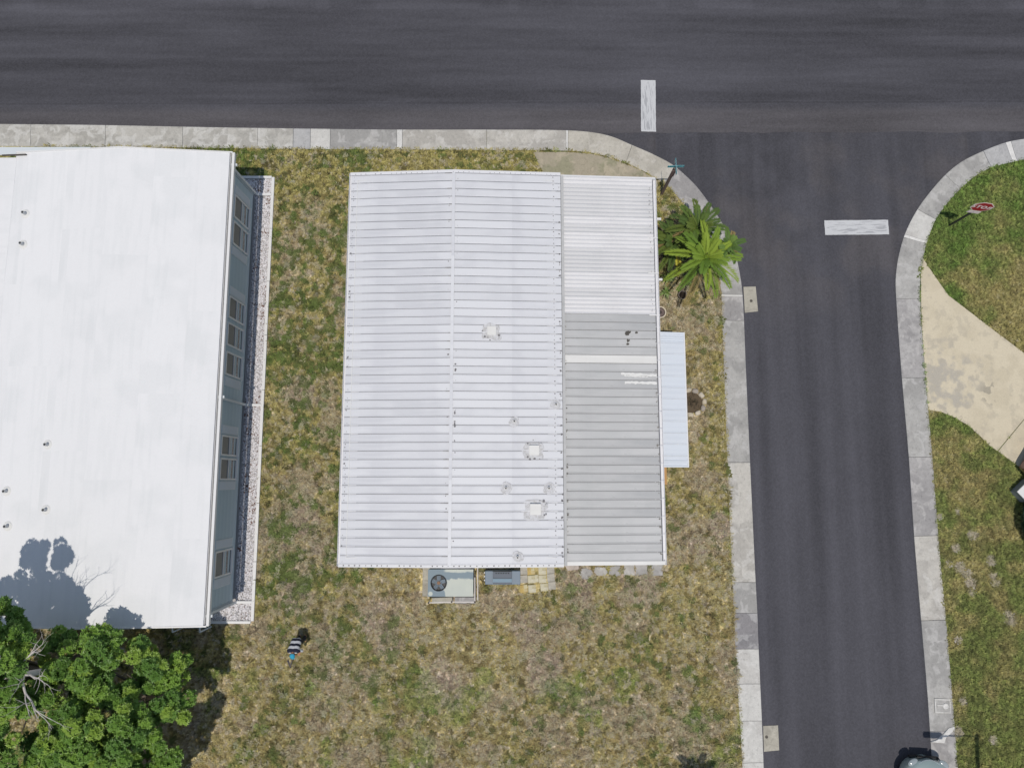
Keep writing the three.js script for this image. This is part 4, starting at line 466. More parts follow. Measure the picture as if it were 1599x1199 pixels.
{
  const [a, b] = [7.30, -8.29], [c, d] = [7.17, -9.65], [e, f] = [8.24, -8.66], [g, h] = [6.43, -9.23], gr = 'palms clustered at the corner of the addition';
  palm('largest bright green palm in the cluster beside the kerb', a, b, 2.0, 1.72, 0.3, 30, 201, palmM[0], gr); palm('dark green palm at the top of the cluster next to the kerb', c, d, 1.5, 1.38, 0.28, 26, 202, palmM[1], gr); palm('small palm leaning its fronds out over the street', e - 0.15, f, 2.3, 0.75, 0.2, 13, 203, palmM[2], gr); palm('low dark palm with a yellow frond against the house', g, h, 0.9, 1.25, 0.28, 26, 204, palmM[1], gr, true);
  palm('short palm below the lot whose shadow falls on the lawn edge', 6.75, 11.4, 2.5, 0.95, 0.3, 18, 205, palmM[1], gr);
  // strap-leaved plants by the wall
  const strap = (label, p, n, L, seed) => { const r = rng(seed), t = thing('strap_leaf_plant', label, 'plant', [p[0], 0.04, p[1]], 0, 'strap leaved plants by the palms'), ms = [M(0x708a3e, { side: THREE.DoubleSide }), M(0x8ba064, { side: THREE.DoubleSide }), M(0x5b7434, { side: THREE.DoubleSide })]; for (let i = 0; i < n; i++) { const v = [], up = 0.3 + 1.0 * r(), l = L * (0.7 + 0.5 * r()), q = k => [l * k * Math.cos(up), l * (k * Math.sin(up) * 1.2 - 0.7 * k * k) + 0.2 * r() * 0 + 0.25, 0]; for (let k = 0; k < 5; k++) { const A = q(k / 5), B = q((k + 1) / 5), w0 = 0.028 * (1 - k / 5) + 0.002, w1 = 0.028 * (1 - (k + 1) / 5) + 0.002; v.push(A[0], A[1], -w0, A[0], A[1], w0, B[0], B[1], w1, A[0], A[1], -w0, B[0], B[1], w1, B[0], B[1], -w1); } const g = new THREE.BufferGeometry(); g.setAttribute('position', new THREE.Float32BufferAttribute(v, 3)); g.computeVertexNormals(); mesh('leaf', g, ms[i % 3], t).rotation.y = i * 2.4; } mesh('stem', CY(0.03, 0.05, 0.3, 0, 0.15, 0, 8), M(0x6b6048), t); };
  strap('pale strap leaved plant hugging the addition below the palms', [6.29, -8.04], 40, 0.42, 301); strap('strap leaved plant between the pot and the house wall', [6.16, -7.45], 34, 0.38, 302); strap('strap leaved plant under the dark palm near the downspout', [6.47, -8.89], 26, 0.36, 303); strap('strap leaved plant at the feet of the largest palm', [7.30, -7.87], 30, 0.4, 304);
  tag(mesh('mulch', SLAB(blob([6.86, -9.10][0], [6.86, -9.10][1], 1.05, 8, 26, 0.5), 0.058, 0.03), M(0x4a4034, { roughness: 1 })), 'dark mulch around the palm cluster', null, null, 'structure');
}

// ---------------------------------------------------------------- broadleaf trees
function leafGeo() { return [[0, 0, 0], [0.055, 0.012, 0.028], [0.13, -0.012, 0], [0.055, 0.012, -0.028]]; }
const LF = leafGeo();
function rosettes(spots, r) {                                            // spots: [x, y, z, nx, ny, nz, size]
  const v = [], n = [], q = new THREE.Quaternion(), Y = new THREE.Vector3(0, 1, 0), d = new THREE.Vector3(), e = new THREE.Euler(), m = new THREE.Quaternion(), w = [new THREE.Vector3(), new THREE.Vector3(), new THREE.Vector3(), new THREE.Vector3()];
  for (const [x, y, z, nx, ny, nz, s] of spots) { q.setFromUnitVectors(Y, d.set(nx, ny, nz).normalize()); const k = 9, ph = r() * 6.28; for (let i = 0; i < k; i++) { e.set(0, ph + i * 2.4, 0.75 - 0.95 * i / k + (r() - 0.5) * 0.4, 'YXZ'); m.setFromEuler(e).premultiply(q); const sc = s * (0.8 + 0.5 * r()); for (let j = 0; j < 4; j++) w[j].set(LF[j][0] * sc, LF[j][1] * sc, LF[j][2] * sc).applyQuaternion(m); const P = (a) => v.push(x + w[a].x, y + w[a].y, z + w[a].z); P(0); P(1); P(2); P(0); P(2); P(3); } }
  const g = new THREE.BufferGeometry(); g.setAttribute('position', new THREE.Float32BufferAttribute(v, 3)); g.computeVertexNormals(); return g;
}
const leafM = [M(0x7c9f42, { roughness: 0.45, side: THREE.DoubleSide }), M(0x6d913c, { roughness: 0.45, side: THREE.DoubleSide }), M(0x8ba845, { roughness: 0.45, side: THREE.DoubleSide }), M(0x5f8438, { roughness: 0.5, side: THREE.DoubleSide })];
function broadleaf(label, base, lobes, dens, seed, size = 0.7) {
  const r = rng(seed), t = thing('broadleaf_tree', label, 'tree', base, 0, 'broadleaf trees beside the neighbouring house'), bark = M(0x6e655a, { roughness: 1 });
  const H = Math.max(...lobes.map(l => l[1])); const tr = [BAR([0, -0.1, 0], [0.15, H * 0.3, 0.1], 0.2, 0.15, 10), BAR([0.15, H * 0.3, 0.1], [0.05, H * 0.62, -0.1], 0.15, 0.09, 9)]; mesh('trunk', tr, bark, t);
  for (const [x, y, z, R] of lobes) { const a = [0.15, H * 0.3, 0.1], m = [x * 0.45 + 0.1, H * 0.3 + (y - H * 0.3) * 0.6, z * 0.45]; mesh('limb', [BAR(a, m, 0.08, 0.05, 6), BAR(m, [x, y, z], 0.05, 0.015, 6)], bark, t); }
  const bags = leafM.map(() => []);
  lobes.forEach(([x, y, z, R, sq = 0.75], li) => { // each lobe: clumps set over its skin, rosettes over each clump
    const nc = Math.round(dens * R * R); for (let i = 0; i < nc; i++) { let u = r() * 2 - 1; if (u < -0.35) u = -0.35 + 0.5 * r(); const a = r() * 6.283, s = Math.sqrt(1 - u * u), rad = R * (0.72 + 0.36 * r()), c = [x + Math.cos(a) * s * rad, y + u * rad * sq, z + Math.sin(a) * s * rad], cr = 0.17 + 0.16 * r(), b = bags[Math.floor(r() * 4)]; if (fbm(c[0] * 2.1 + c[1] * 1.3 + seed, c[2] * 2.1 - c[1] * 1.1, 2) < 0.36) continue; const k = Math.round(26 + 140 * cr); for (let j = 0; j < k; j++) { const w = r() * 1.6 - 0.6, f = r() * 6.283, e = Math.sqrt(Math.max(0, 1 - w * w)), q = cr * (0.65 + 0.4 * r()); b.push([c[0] + Math.cos(f) * e * q, c[1] + w * q * 0.8, c[2] + Math.sin(f) * e * q, Math.cos(f) * e * 0.8, Math.max(0.25, w) + 0.35, Math.sin(f) * e * 0.8, size]); } } });
  bags.forEach((b, i) => mesh('crown', rosettes(b, r), leafM[i], t));
  return t;
}
{ // positions of the lobes are in metres from each trunk
  broadleaf('rounded green tree whose crown reaches the corner of the white roof', [-12.5, 0, 7.4], [[0.55, 3.2, 0.0, 1.1], [0.0, 3.9, -1.15, 0.95], [-0.9, 4.5, -1.75, 0.85], [-0.4, 4.3, 0.4, 1.25], [0.4, 3.3, 1.4, 1.1], [-1.3, 4.0, 1.4, 1.1], [0.75, 2.9, -1.2, 0.7], [0.2, 2.8, 2.5, 1.0], [-0.7, 3.6, 2.7, 1.1]], 36, 401);
  broadleaf('tall green tree by the edge of the view shading the white roof', [-15.9, 0, 6.4], [[0.4, 8.3, -2.2, 0.75, 0.9], [-0.1, 7.4, -2.2, 0.95, 0.9], [0.6, 6.3, -1.2, 1.0, 0.9], [-0.9, 6.8, -0.9, 1.1, 0.9], [-0.2, 5.8, -0.1, 1.3, 0.9], [1.0, 3.6, 0.6, 0.9], [-1.5, 5.6, 0.2, 1.1], [0.6, 4.6, 1.4, 1.2], [-0.7, 4.9, 1.6, 1.2], [1.4, 4.1, -0.6, 0.85], [-2.2, 6.1, -1.6, 0.7], [0.1, 5.6, -1.7, 1.0]], 30, 402);
  broadleaf('low green tree at the bottom corner below the dead branches', [-14.2, 0, 9.9], [[-0.6, 3.2, -0.9, 1.1], [0.7, 3.4, -0.6, 1.1], [0, 3.8, 0.6, 1.3], [1.4, 2.9, 0.7, 1.0], [-1.5, 3.3, 0.6, 1.1], [0.9, 3.0, 1.6, 1.1], [-0.9, 3.1, 1.9, 1.1]], 34, 403);
}
{ // bare grey tree
  const t = thing('dead_tree', 'leafless pale grey tree standing above the green crowns', 'tree', [-14.75, 0, 6.4]), r = rng(88), bark = M(0xcdc7c4, { roughness: 0.95 });
  mesh('trunk', [BAR([0, -0.1, 0], [-0.05, 3.2, -0.2], 0.14, 0.11, 9), BAR([-0.05, 3.2, -0.2], [-0.1, 6.3, -0.7], 0.11, 0.075, 9)], bark, t);
  function branch(a, dir, len, rad, depth, out) { let p = a.clone(), d = dir.clone(); const n = 4; for (let k = 0; k < n; k++) { const q = p.clone().addScaledVector(d, len / n), r0 = rad * (1 - 0.55 * k / n), r1 = rad * (1 - 0.55 * (k + 1) / n); out.push(BAR(p.toArray(), q.toArray(), r0, r1, 6)); if (depth > 0 && k > 0) for (let b = 0; b < (r() < 0.65 ? 1 : 2); b++) branch(q, d.clone().add(new THREE.Vector3(r() - 0.5, (r() - 0.25) * 0.7, r() - 0.5).multiplyScalar(1.5)).normalize(), len * (0.45 + 0.25 * r()), r1 * 0.62, depth - 1, out); d.add(new THREE.Vector3(r() - 0.5, (r() - 0.42) * 0.6, r() - 0.5).multiplyScalar(0.5)).normalize(); p = q; } }
  for (const [dx, dy, dz, l, y0] of [[0.22, 0.72, -0.66, 2.3, 6.2], [0.85, 0.3, -0.1, 1.6, 6.0], [0.6, 0.2, 0.75, 1.6, 5.7], [-0.5, 0.6, -0.5, 1.8, 6.1], [-0.6, 0.3, 0.6, 1.6, 5.9], [0.0, 0.5, -0.85, 1.9, 6.1], [0.55, 0.5, -0.6, 1.7, 5.9]]) { const o = []; branch(new THREE.Vector3(-0.08, y0, -0.3 - 0.18 * (y0 - 3.9)), new THREE.Vector3(dx, dy, dz).normalize(), l * 0.8, 0.046, 2, o); mesh('limb', o, bark, t); }
}

// ---------------------------------------------------------------- signs
const font = await new FontLoader().loadAsync('fonts/droid/droid_sans_bold.typeface.json');
const metal = M(0x9aa0a4, { metalness: 0.7, roughness: 0.45 });
{
  const [x, z] = [17.89, -10.29]; const t = thing('stop_sign', 'red octagonal stop sign on a dark post in the green corner lawn', 'stop sign', [x, 0.04, z], -0.16);
  mesh('post', [BX(0.07, 2.38, 0.05, 0, 1.18, -0.03, 0.006)], M(0x2b2d2a, { roughness: 0.7 }), t);
  const oct = R => { const s = new THREE.Shape(); for (let i = 0; i < 8; i++) { const a = Math.PI / 8 + i * Math.PI / 4; s[i ? 'lineTo' : 'moveTo'](Math.cos(a) * R, Math.sin(a) * R); } return s; };
  const pl = mesh('sign_plate', new THREE.ExtrudeGeometry(oct(0.4), { depth: 0.008, bevelEnabled: false }).translate(0, 2.1, 0), M(0xe9dcd8, { roughness: 0.5 }), t); mesh('red_field', new THREE.ExtrudeGeometry(oct(0.365), { depth: 0.003, bevelEnabled: false }).translate(0, 2.1, 0.008), M(0xa3122c, { roughness: 0.45 }), pl);
  const tx = new TextGeometry('STOP', { font, size: 0.225, depth: 0.003, curveSegments: 4 }); tx.computeBoundingBox(); const b = tx.boundingBox; tx.translate(-(b.min.x + b.max.x) / 2, 2.1 - (b.min.y + b.max.y) / 2, 0.0112); tx.scale(1, 1, 1); mesh('lettering', tx, M(0xf0eaea, { roughness: 0.5 }), pl);
  mesh('lower_plate', BX(0.46, 0.2, 0.008, 0, 1.6, 0.004), M(0xe6dadb, { roughness: 0.5 }), t); mesh('bolt', CY(0.012, 0.012, 0.02, 0, 0, 0, 8).rotateX(Math.PI / 2).translate(0, 1.6, 0.012), metal, t);
}
{
  const [x, z] = [6.16, -11.67]; const t = thing('street_name_sign', 'teal crossed street name blades on a brown post at the corner kerb', 'street sign', [x, 0.04, z]);
  mesh('post', [BX(0.1, 2.5, 0.1, 0, 1.25, 0, 0.01)], M(0x75665f, { roughness: 0.9 }), t); const teal = M(0x1f8f9c, { roughness: 0.5 }), wl = M(0xdfeef0, { roughness: 0.5 });
  const blade = (turn, y) => { const m = mesh('name_blade', BX(0.62, 0.16, 0.012, 0, 0, 0, 0.004), teal, t); m.position.set(0, y, 0); m.rotation.y = turn; mesh('white_border', [BX(0.6, 0.008, 0.016, 0, 0.07, 0), BX(0.6, 0.008, 0.016, 0, -0.07, 0)], wl, m); };
  blade(0.03, 2.62); blade(Math.PI / 2 + 0.03, 2.62); mesh('bracket', BX(0.06, 0.2, 0.06, 0, 2.58, 0, 0.008), metal, t); mesh('side_panel', BX(0.16, 0.5, 0.03, -0.02, 2.15, 0.075, 0.006), M(0x6d5a57, { roughness: 0.8 }), t);
}
{
  const t = thing('street_lamp', 'street lamp below the view whose pole and arm throw shadows on the lawn', 'street lamp', [17.22, 0.04, 10.72]), c = M(0x5a5c5e, { roughness: 0.6 }); mesh('pole', CY(0.075, 0.09, 5.4, 0, 2.7, 0, 12), c, t); mesh('arm', BAR([0, 5.3, 0], [-1.5, 5.32, 0], 0.03), c, t); mesh('lamp_head', BX(0.68, 0.12, 0.22, -1.62, 5.32, 0, 0.05), c, t); mesh('base_plate', CY(0.16, 0.18, 0.08, 0, 0.04, 0, 12), c, t);
}

// ---------------------------------------------------------------- cars
function car(label, paintHex, pos, turn) {                               // nose towards -z, origin under the nose
  const t = thing('parked_car', label, 'car', pos, turn, 'parked cars'), body = new THREE.MeshPhysicalMaterial({ color: paintHex, roughness: 0.35, metalness: 0.35, clearcoat: 1, clearcoatRoughness: 0.08 }), blk = M(0x15171a, { roughness: 0.5 });
  const L = 4.5, hw = 0.9, half = d => { const f = cl(d / 0.75), b = cl((L - d) / 0.6); return hw * Math.pow(1 - Math.pow(1 - f, 2.4), 0.5) * (0.82 + 0.18 * b) + 0.02; };
  const topY = d => d < 1.15 ? 0.66 + 0.24 * Math.pow(cl(d / 1.15), 0.7) : d < 3.6 ? 0.92 : 0.98;
  function loft(n, sec, d0, d1) { const v = [], rows = []; for (let i = 0; i <= n; i++) rows.push(sec(d0 + (d1 - d0) * i / n)); const m = rows[0].length; for (let i = 0; i < n; i++) for (let j = 0; j + 1 < m; j++) { const a = rows[i][j], b = rows[i + 1][j], c = rows[i + 1][j + 1], d = rows[i][j + 1]; v.push(...a, ...b, ...c, ...a, ...c, ...d); } for (const [r, f] of [[rows[0], 1], [rows[n], 0]]) for (let j = 1; j + 1 < m; j++) f ? v.push(...r[0], ...r[j], ...r[j + 1]) : v.push(...r[0], ...r[j + 1], ...r[j]); const g = new THREE.BufferGeometry(); g.setAttribute('position', new THREE.Float32BufferAttribute(v, 3)); return toCreasedNormals(g, 0.6); }
  const sec = d => { const w = half(d), y = topY(d), o = []; for (const [k, q] of [[0.93, 0.2], [0.99, 0.34], [1, 0.55], [0.97, 0.72], [0.9, 0.86], [0.78, 0.96], [0.55, 1.0], [0.25, 1.02], [0, 1.03]]) o.push([w * k, 0.2 + (y - 0.2) * (q - 0.2) / 0.8, d]); return [...o, ...o.slice(0, -1).reverse().map(p => [-p[0], p[1], p[2]])]; };
  mesh('body', loft(44, sec, 0.0, L), body, t);
  const gh = d => { const k = ss(1.15, 1.95, d) * ss(4.1, 3.3, d), w = 0.72 - 0.14 * k; const y = 0.9 + 0.54 * Math.pow(k, 0.8); return [[0.76, 0.88, d], [0.74, 0.9 + (y - 0.9) * 0.1, d], [w, y - 0.05 * k, d], [w * 0.8, y, d], [0, y + 0.02 * k, d], [-w * 0.8, y, d], [-w, y - 0.05 * k, d], [-0.74, 0.9 + (y - 0.9) * 0.1, d], [-0.76, 0.88, d]]; };
  mesh('window', loft(30, gh, 1.12, 4.1), glassDark, t); mesh('roof_skin', loft(10, d => gh(d).slice(2, 7).map(p => [p[0] * 1.01, p[1] + 0.008, p[2]]), 2.05, 3.25), body, t);
  for (const s of [-1, 1]) { for (const d of [0.85, 3.5]) { const w = mesh('wheel', CY(0.31, 0.31, 0.2, 0, 0, 0, 24).rotateZ(Math.PI / 2).translate(s * 0.79, 0.31, d), blk, t); mesh('rim', CY(0.2, 0.2, 0.21, 0, 0, 0, 18).rotateZ(Math.PI / 2).translate(s * 0.795, 0.31, d), metal, w); } const hl = new THREE.SphereGeometry(1, 14, 10); hl.scale(0.2, 0.07, 0.12); hl.rotateY(s * -0.55); hl.translate(s * 0.56, 0.63, 0.16); mesh('headlight', hl, new THREE.MeshPhysicalMaterial({ color: 0x9aa4a8, roughness: 0.12, clearcoat: 1 }), t); const mr = new THREE.SphereGeometry(1, 12, 8); mr.scale(0.11, 0.07, 0.08); mr.translate(s * 0.95, 0.98, 1.55); mesh('mirror', mr, body, t); const cr = []; for (let k = 0; k < 6; k++) cr.push(BAR([s * (0.34 + 0.045 * k), 0.83 + 0.014 * k - 0.1 * (1 - k / 6), 0.26 + 0.14 * k], [s * (0.34 + 0.045 * (k + 1)), 0.83 + 0.014 * (k + 1) - 0.1 * (1 - (k + 1) / 6), 0.26 + 0.14 * (k + 1)], 0.012)); mesh('bonnet_crease', cr, body, t); }
  mesh('grille', BX(0.7, 0.1, 0.06, 0, 0.5, 0.0, 0.02), blk, t); const gm = []; for (let k = 0; k < 10; k++) { const q = i => { const a = -0.9 + 1.8 * i / 10; return [Math.sin(a) * 0.5, 0.705, 0.02 + (1 - Math.cos(a)) * 0.42]; }; gm.push(BAR(q(k), q(k + 1), 0.014)); } mesh('bonnet_trim', gm, M(0xdadfe0, { metalness: 0.8, roughness: 0.25 }), t); mesh('bumper', BX(1.1, 0.14, 0.1, 0, 0.32, 0.06, 0.04), blk, t);
  return t;
}
car('silver green car parked half on the kerb at the lower edge', 0x9fb0ae, [15.12, 0, 10.02], -0.06);
car('maroon car on the beige driveway at the edge of the view', 0x6d3f45, [23.72, 0.07, 1.6], -2.2);
{ const [x, z] = [19.50, 0.28]; const t = thing('storage_bin', 'white lidded storage bin beside the beige driveway', 'storage bin', [x + 0.33, 0.04, z + 0.12], 0.72); mesh('box', BX(0.75, 0.46, 0.55, 0, 0.24, 0, 0.03), M(0x7d8488), t); mesh('lid', BX(0.82, 0.06, 0.62, 0, 0.49, 0, 0.02), W.white, t); mesh('handle', BX(0.2, 0.03, 0.03, 0, 0.4, 0.29), M(0x3f4346), t);
  const s = thing('shrub', 'dark green shrub at the edge of the view below the white bin', 'shrub', [[20.16, 1.69][0], 0.04, [20.16, 1.69][1]]), r = rng(91), b = []; for (let i = 0; i < 900; i++) { const u = r() * 1.3 - 0.3, a = r() * 6.283, e = Math.sqrt(Math.max(0, 1 - u * u)), R = 0.55 + 0.25 * vn(a * 2, u * 3); b.push([Math.cos(a) * e * R * 0.9, 0.55 + u * 0.5, Math.sin(a) * e * R * 1.5, Math.cos(a) * e, u + 0.4, Math.sin(a) * e, 0.95]); } mesh('foliage', rosettes(b, r), M(0x27401f, { roughness: 0.6, side: THREE.DoubleSide }), s); mesh('stem', [BAR([0, 0, 0], [0.1, 0.6, 0.1], 0.03, 0.015), BAR([0, 0, 0], [-0.1, 0.6, -0.3], 0.03, 0.015)], M(0x4d4438), s); }

// ---------------------------------------------------------------- person bending over on the lawn
function blobMesh(bones, lo, size, n, pad = 0, clip) {
  const mc = new MarchingCubes(n, new THREE.MeshBasicMaterial(), false, false, 120000), h = n / 2, B = bones.map(([a, b, r0, r1]) => ({ a: new THREE.Vector3(...a), d: new THREE.Vector3(...b).sub(new THREE.Vector3(...a)), r0, r1 })); mc.isolation = 0;
  const C3 = [lo[0] + size / 2, lo[1] + size / 2, lo[2] + size / 2], p = new THREE.Vector3(), q = new THREE.Vector3();
  for (let k = 0; k < n; k++) for (let j = 0; j < n; j++) for (let i = 0; i < n; i++) { p.set((i - h) / h * size / 2 + C3[0], (j - h) / h * size / 2 + C3[1], (k - h) / h * size / 2 + C3[2]); let s = 0; for (const b of B) { const t = cl(q.copy(p).sub(b.a).dot(b.d) / b.d.lengthSq()), dist = q.copy(b.a).addScaledVector(b.d, t).distanceTo(p) - (b.r0 + (b.r1 - b.r0) * t) - pad; s += Math.exp(-dist * 55); } let f = Math.log(s) / 55; if (clip) f = Math.min(f, clip(p)); mc.field[i + j * n + k * n * n] = Number.isFinite(f) ? f : -1; }
  mc.update(); const c = mc.count, pos = mc.positionArray.slice(0, c * 3), nor = mc.normalArray.slice(0, c * 3); for (let i = 0; i < c * 3; i++) pos[i] = pos[i] * size / 2 + C3[i % 3]; const g = new THREE.BufferGeometry(); g.setAttribute('position', new THREE.Float32BufferAttribute(pos, 3)); g.setAttribute('normal', new THREE.Float32BufferAttribute(nor, 3)); g.computeVertexNormals(); return g;
}
{
  const t = thing('person', 'person in a striped navy and white shirt and teal cap bending forward on the lawn', 'person', [-7.93, 0.05, 5.9]); t.scale.setScalar(0.88);
  // joints: hips over the feet, back leaning to the south (+z), head ahead of the shoulders
  const hip = [0, 0.93, -0.04], sh0 = [0, 1.31, 0.27], neck = [0, 1.36, 0.33], head = [0, 1.42, 0.42], hands = [[-0.12, 0.86, 0.5], [0.14, 0.95, 0.44]];
  const torso = [[[-0.08, 0.93, -0.04], [-0.1, 1.28, 0.22], 0.125, 0.12], [[0.08, 0.93, -0.04], [0.1, 1.28, 0.22], 0.125, 0.12], [[-0.15, 1.3, 0.26], [0.15, 1.3, 0.26], 0.085, 0.085]];
  const arms = [], legs = [], fingers = [];
  [-1, 1].forEach((s, i) => { const el = [s * 0.27, 1.02, 0.32], w = hands[i]; arms.push([[s * 0.18, 1.3, 0.26], el, 0.062, 0.046], [el, w, 0.044, 0.03]); const kn = [s * 0.11, 0.5, 0.03], an = [s * 0.12, 0.09, -0.05]; legs.push([[s * 0.09, 0.9, -0.04], kn, 0.095, 0.062], [kn, an, 0.06, 0.042], [[s * 0.12, 0.05, -0.07], [s * 0.13, 0.04, 0.14], 0.045, 0.038]);
    const pm = [w[0] - s * 0.02, w[1] - 0.05, w[2] + 0.05]; fingers.push([w, pm, 0.03, 0.034]); for (let k = 0; k < 4; k++) { const b = [pm[0] + (k - 1.5) * 0.018, pm[1] - 0.015, pm[2] + 0.02], m = [b[0] - s * 0.01, b[1] - 0.035, b[2] + 0.018 - 0.004 * Math.abs(k - 1.3)], e = [m[0] - s * 0.022, m[1] - 0.016, m[2] - 0.022]; fingers.push([b, m, 0.0095, 0.0085], [m, e, 0.0085, 0.0075]); } fingers.push([[pm[0] - s * 0.03, pm[1] + 0.005, pm[2] - 0.005], [pm[0] - s * 0.052, pm[1] - 0.028, pm[2] + 0.01], 0.011, 0.009]); });
  const skull = [[neck, [0, 1.37, 0.38], 0.05, 0.05], [[0, 1.43, 0.4], [0, 1.40, 0.47], 0.088, 0.075], [[0, 1.34, 0.47], [0, 1.36, 0.45], 0.045, 0.055], [[0, 1.38, 0.545], [0, 1.365, 0.555], 0.014, 0.016], [[0.082, 1.39, 0.42], [0.09, 1.37, 0.42], 0.018, 0.014], [[-0.082, 1.39, 0.42], [-0.09, 1.37, 0.42], 0.018, 0.014]];
  const skin = M(0xb98a6c, { roughness: 0.6 }); const bodyG = mergeGeometries([blobMesh([...torso, ...arms, ...legs, skull[0]], [-0.5, -0.02, -0.4], 1.56, 84), blobMesh(skull, [-0.15, 1.25, 0.27], 0.34, 60), blobMesh(fingers, [-0.24, 0.68, 0.35], 0.5, 90)]);
  mesh('body', bodyG, skin, t);
  const shirt = blobMesh([...torso, ...arms.filter((_, i) => i % 2 === 0)], [-0.5, 0.6, -0.4], 1.0, 76, 0.012, p => p.y + p.z * 0.6 - 0.82); const sp = shirt.attributes.position, col = []; for (let i = 0; i < sp.count; i++) { const s = (sp.getZ(i) * 0.75 + sp.getY(i) * 0.66), k = Math.floor((s - 0.28) / 0.125); col.push(...(((k % 2) + 2) % 2 ? lin(228, 230, 236) : lin(28, 32, 52))); } shirt.setAttribute('color', new THREE.Float32BufferAttribute(col, 3)); mesh('shirt', shirt, new THREE.MeshStandardMaterial({ vertexColors: true, roughness: 0.9 }), t);
  mesh('trousers', blobMesh([...legs.filter((_, i) => i % 3 < 2), [[-0.08, 0.93, -0.04], [0.08, 0.93, -0.04], 0.11, 0.11]], [-0.5, -0.02, -0.5], 1.1, 70, 0.012, p => p.y - 0.1), M(0x23262e, { roughness: 0.95 }), t);
  const cap = new THREE.SphereGeometry(0.107, 20, 12, 0, Math.PI * 2, 0, Math.PI * 0.55); cap.scale(1, 0.95, 1.12); cap.rotateX(0.5); cap.translate(0, 1.425, 0.435); const brim = new THREE.CylinderGeometry(0.09, 0.09, 0.01, 18, 1, false, -1.5, 3.0); brim.scale(1, 1, 1.2); brim.rotateX(0.55); brim.translate(0, 1.395, 0.5); const cm = M(0x2f9fc0, { roughness: 0.8, side: THREE.DoubleSide }); const cp = mesh('cap', cap, cm, t); mesh('brim', brim, cm, cp);
  const hr = new THREE.SphereGeometry(0.1, 18, 12); hr.scale(0.98, 0.95, 0.9); hr.translate(0, 1.395, 0.395); mesh('hair', hr, M(0x3a2420, { roughness: 0.9 }), t);
  for (const s of [-1, 1]) { mesh('eye', new THREE.SphereGeometry(0.011, 8, 6).translate(s * 0.032, 1.395, 0.54), M(0x1c1714), t); const shoe = new THREE.SphereGeometry(1, 14, 10); shoe.scale(0.055, 0.05, 0.14); shoe.translate(s * 0.125, 0.045, 0.035); mesh('shoe', shoe, M(0x2c2c30), t); } mesh('mouth', BX(0.035, 0.006, 0.008, 0, 1.335, 0.515), M(0x7d4a44), t);
  const g = thing('garden_stick', 'thin stick with an orange grip held down to the lawn by the person', 'stick', [0, 0, 0]); const e = [-8.35, 6.96]; mesh('shaft', BAR([-8.04, 0.84, 6.42], [e[0], 0.06, e[1]], 0.014, 0.014, 8), M(0x6d6a70, { roughness: 0.5 }), g); mesh('grip', BAR([-7.99, 0.95, 6.36], [-8.06, 0.78, 6.45], 0.024, 0.022, 8), M(0xd07a42), g); const a2 = [-8.46, 6.73], b2 = [-8.33, 7.01]; mesh('foot_bar', BAR([a2[0], 0.09, a2[1]], [b2[0], 0.085, b2[1]], 0.03, 0.02, 8), M(0x55525a), g);
}

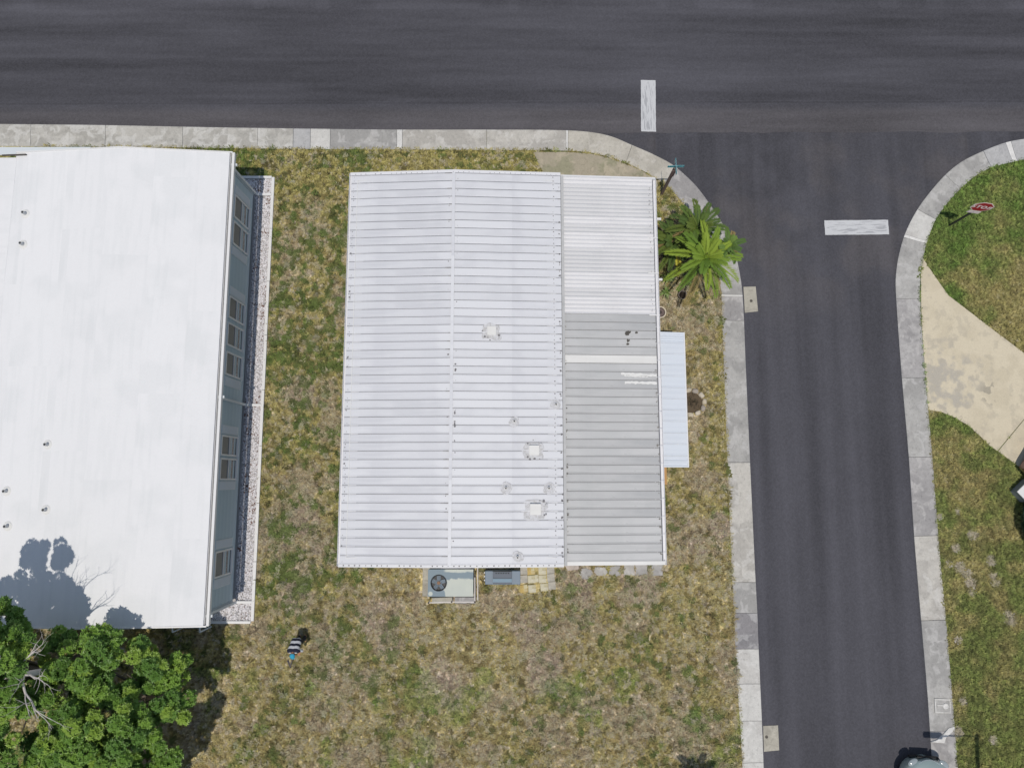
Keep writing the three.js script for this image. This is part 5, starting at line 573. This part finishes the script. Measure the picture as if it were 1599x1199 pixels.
// ---------------------------------------------------------------- grass and weeds
{
  const r = rng(2024), bv = []; for (let i = 0; i < 8; i++) { const a = i * 2.4 + r(), l = 0.05 + 0.05 * r(), lean = 0.5 + 0.6 * r(), w = 0.011, ox2 = (r() - 0.5) * 0.04, oz2 = (r() - 0.5) * 0.04, dx = Math.cos(a), dz2 = Math.sin(a), hx = dx * l * Math.sin(lean), hz = dz2 * l * Math.sin(lean), hy = l * Math.cos(lean); bv.push(ox2 - dz2 * w, 0, oz2 + dx * w, ox2 + dz2 * w, 0, oz2 - dx * w, ox2 + hx, hy, oz2 + hz); }
  const bg = new THREE.BufferGeometry(); bg.setAttribute('position', new THREE.Float32BufferAttribute(bv, 3)); bg.computeVertexNormals(); const gm = new THREE.MeshStandardMaterial({ color: 0xffffff, roughness: 0.9, side: THREE.DoubleSide });
  const wv = []; for (let i = 0; i < 9; i++) { const a = i * 2.4, l = 0.055 + 0.045 * r(), w = 0.02, up = 0.012 + 0.03 * r(), c = Math.cos(a), s = Math.sin(a); const A = [0, 0.005, 0], B = [c * l * 0.5 - s * w, up, s * l * 0.5 + c * w], D = [c * l * 0.5 + s * w, up, s * l * 0.5 - c * w], E = [c * l, up * 0.7, s * l]; wv.push(...A, ...B, ...D, ...E, ...D, ...B); } const wg = new THREE.BufferGeometry(); wg.setAttribute('position', new THREE.Float32BufferAttribute(wv, 3)); wg.computeVertexNormals();
  const shrink = edge => edge; const field = (name, label, geo, poly, x0, x1, z0, z1, n, keep, tint, smin, smax, sink) => {
    const mats = [], cols = [], o = new THREE.Object3D(); for (let i = 0; i < n; i++) { const x = x0 + r() * (x1 - x0), z = z0 + r() * (z1 - z0), a = r(), b = r(), c = r(), d = r(); if (!inside(poly, x, z) || keepOut.some(p => inside(p, x, z))) continue; const [cc, w] = lawn(x, z); if (!keep(w, a, x, z)) continue; o.position.set(x, 0.044 - sink, z); o.rotation.set(0, b * 6.283, 0); const s = smin + (smax - smin) * c * c; o.scale.set(s, s * (0.7 + 0.6 * d), s); o.updateMatrix(); mats.push(o.matrix.clone()); cols.push(tint(cc, d, a)); }
    const im = sh(new THREE.InstancedMesh(geo, gm, mats.length)); const c = new THREE.Color(); mats.forEach((m, i) => { im.setMatrixAt(i, m); c.setRGB(...cols[i]); im.setColorAt(i, c); }); im.name = numbered(name); scene.add(im); tag(im, label, null, null, 'stuff'); return im; };
  const tint = (c, d) => { const k = 0.55 + 1.15 * d * d; return [cl(c[0] * k, 0, 0.6), cl(c[1] * k, 0, 0.55), cl(c[2] * k, 0, 0.4)]; };
  const inA = polyA.map(([x, z]) => [x, z]);
  field('grass', 'short dry grass over the corner lot', bg, inA, -19.5, 9.8, -14.0, 11.6, 300000, () => true, tint, 0.6, 1.6, 0.004);
  field('grass', 'greener short grass around the stop sign', bg, polyB, 15.2, 22, -14.0, 11.6, 90000, () => true, tint, 0.6, 1.6, 0.004);
  // taller tussocks standing out of the mown grass
  field('grass_tussocks', 'scattered taller dry tussocks standing above the mown lawn', bg, inA, -10.2, 9.6, -13.9, 11.6, 26000, (w, a, x, z) => a < 0.25 + 0.5 * fbm(x * 1.3, z * 1.3, 2), (c, d, a) => { const k = d < 0.55 ? 1.25 : 0.62; return [cl(c[0] * k, 0, 0.5), cl(c[1] * k, 0, 0.46), cl(c[2] * k, 0, 0.3)]; }, 1.3, 2.6, 0.004);
  const wt = (c, d, a) => { const k = 0.65 + 0.7 * d, q = mix(mix(C.weed, C.green, a), c, 0.35); return [q[0] * k, q[1] * k, q[2] * k]; };
  field('weeds', 'dark broad leaved weeds scattered over the dry lawn', wg, inA, -10.5, 9.5, -13.5, 11.6, 90000, (w, a) => a < w * 0.6 + 0.006, wt, 0.7, 2.0, 0.0);
  field('weeds', 'weeds among the grass of the far corner lawn', wg, polyB, 15.2, 22, -13, 11.6, 20000, (w, a) => a < w * 0.5 + 0.02, wt, 0.7, 1.8, 0.0);
  // chips of pale limestone in the bare spots
  const pg = new THREE.IcosahedronGeometry(1, 0), spots = []; for (const [x, z, q] of CHALK) if (z > 0) for (let i = 0; i < 40; i++) { const a = r() * 6.28, d = q * Math.sqrt(r()) * 1.1; spots.push([x + Math.cos(a) * d, z + Math.sin(a) * d, 0.012 + 0.035 * r() * r()]); } for (let i = 0; i < 260; i++) { const s = SOILS[Math.floor(r() * SOILS.length)], a = r() * 6.28, d = s[2] * r(); spots.push([s[0] + Math.cos(a) * d, s[1] + Math.sin(a) * d, 0.008 + 0.022 * r() * r()]); }
  const ok = spots.filter(([x, z]) => !keepOut.some(p => inside(p, x, z))), im = sh(new THREE.InstancedMesh(pg, gm, ok.length)), o = new THREE.Object3D(), c = new THREE.Color(); ok.forEach(([x, z, s], i) => { o.position.set(x, 0.05, z); o.rotation.set(r() * 3, r() * 6, r() * 3); o.scale.set(s * 1.4, s * 0.6, s); o.updateMatrix(); im.setMatrixAt(i, o.matrix); const k = 178 + r() * 40; c.setRGB(...lin(k, k - 6, k - 14)); im.setColorAt(i, c); }); im.name = 'limestone_chips'; scene.add(im); tag(im, 'pale limestone chips showing through the thin grass', null, null, 'stuff');
}
renderer.render(scene, camera);
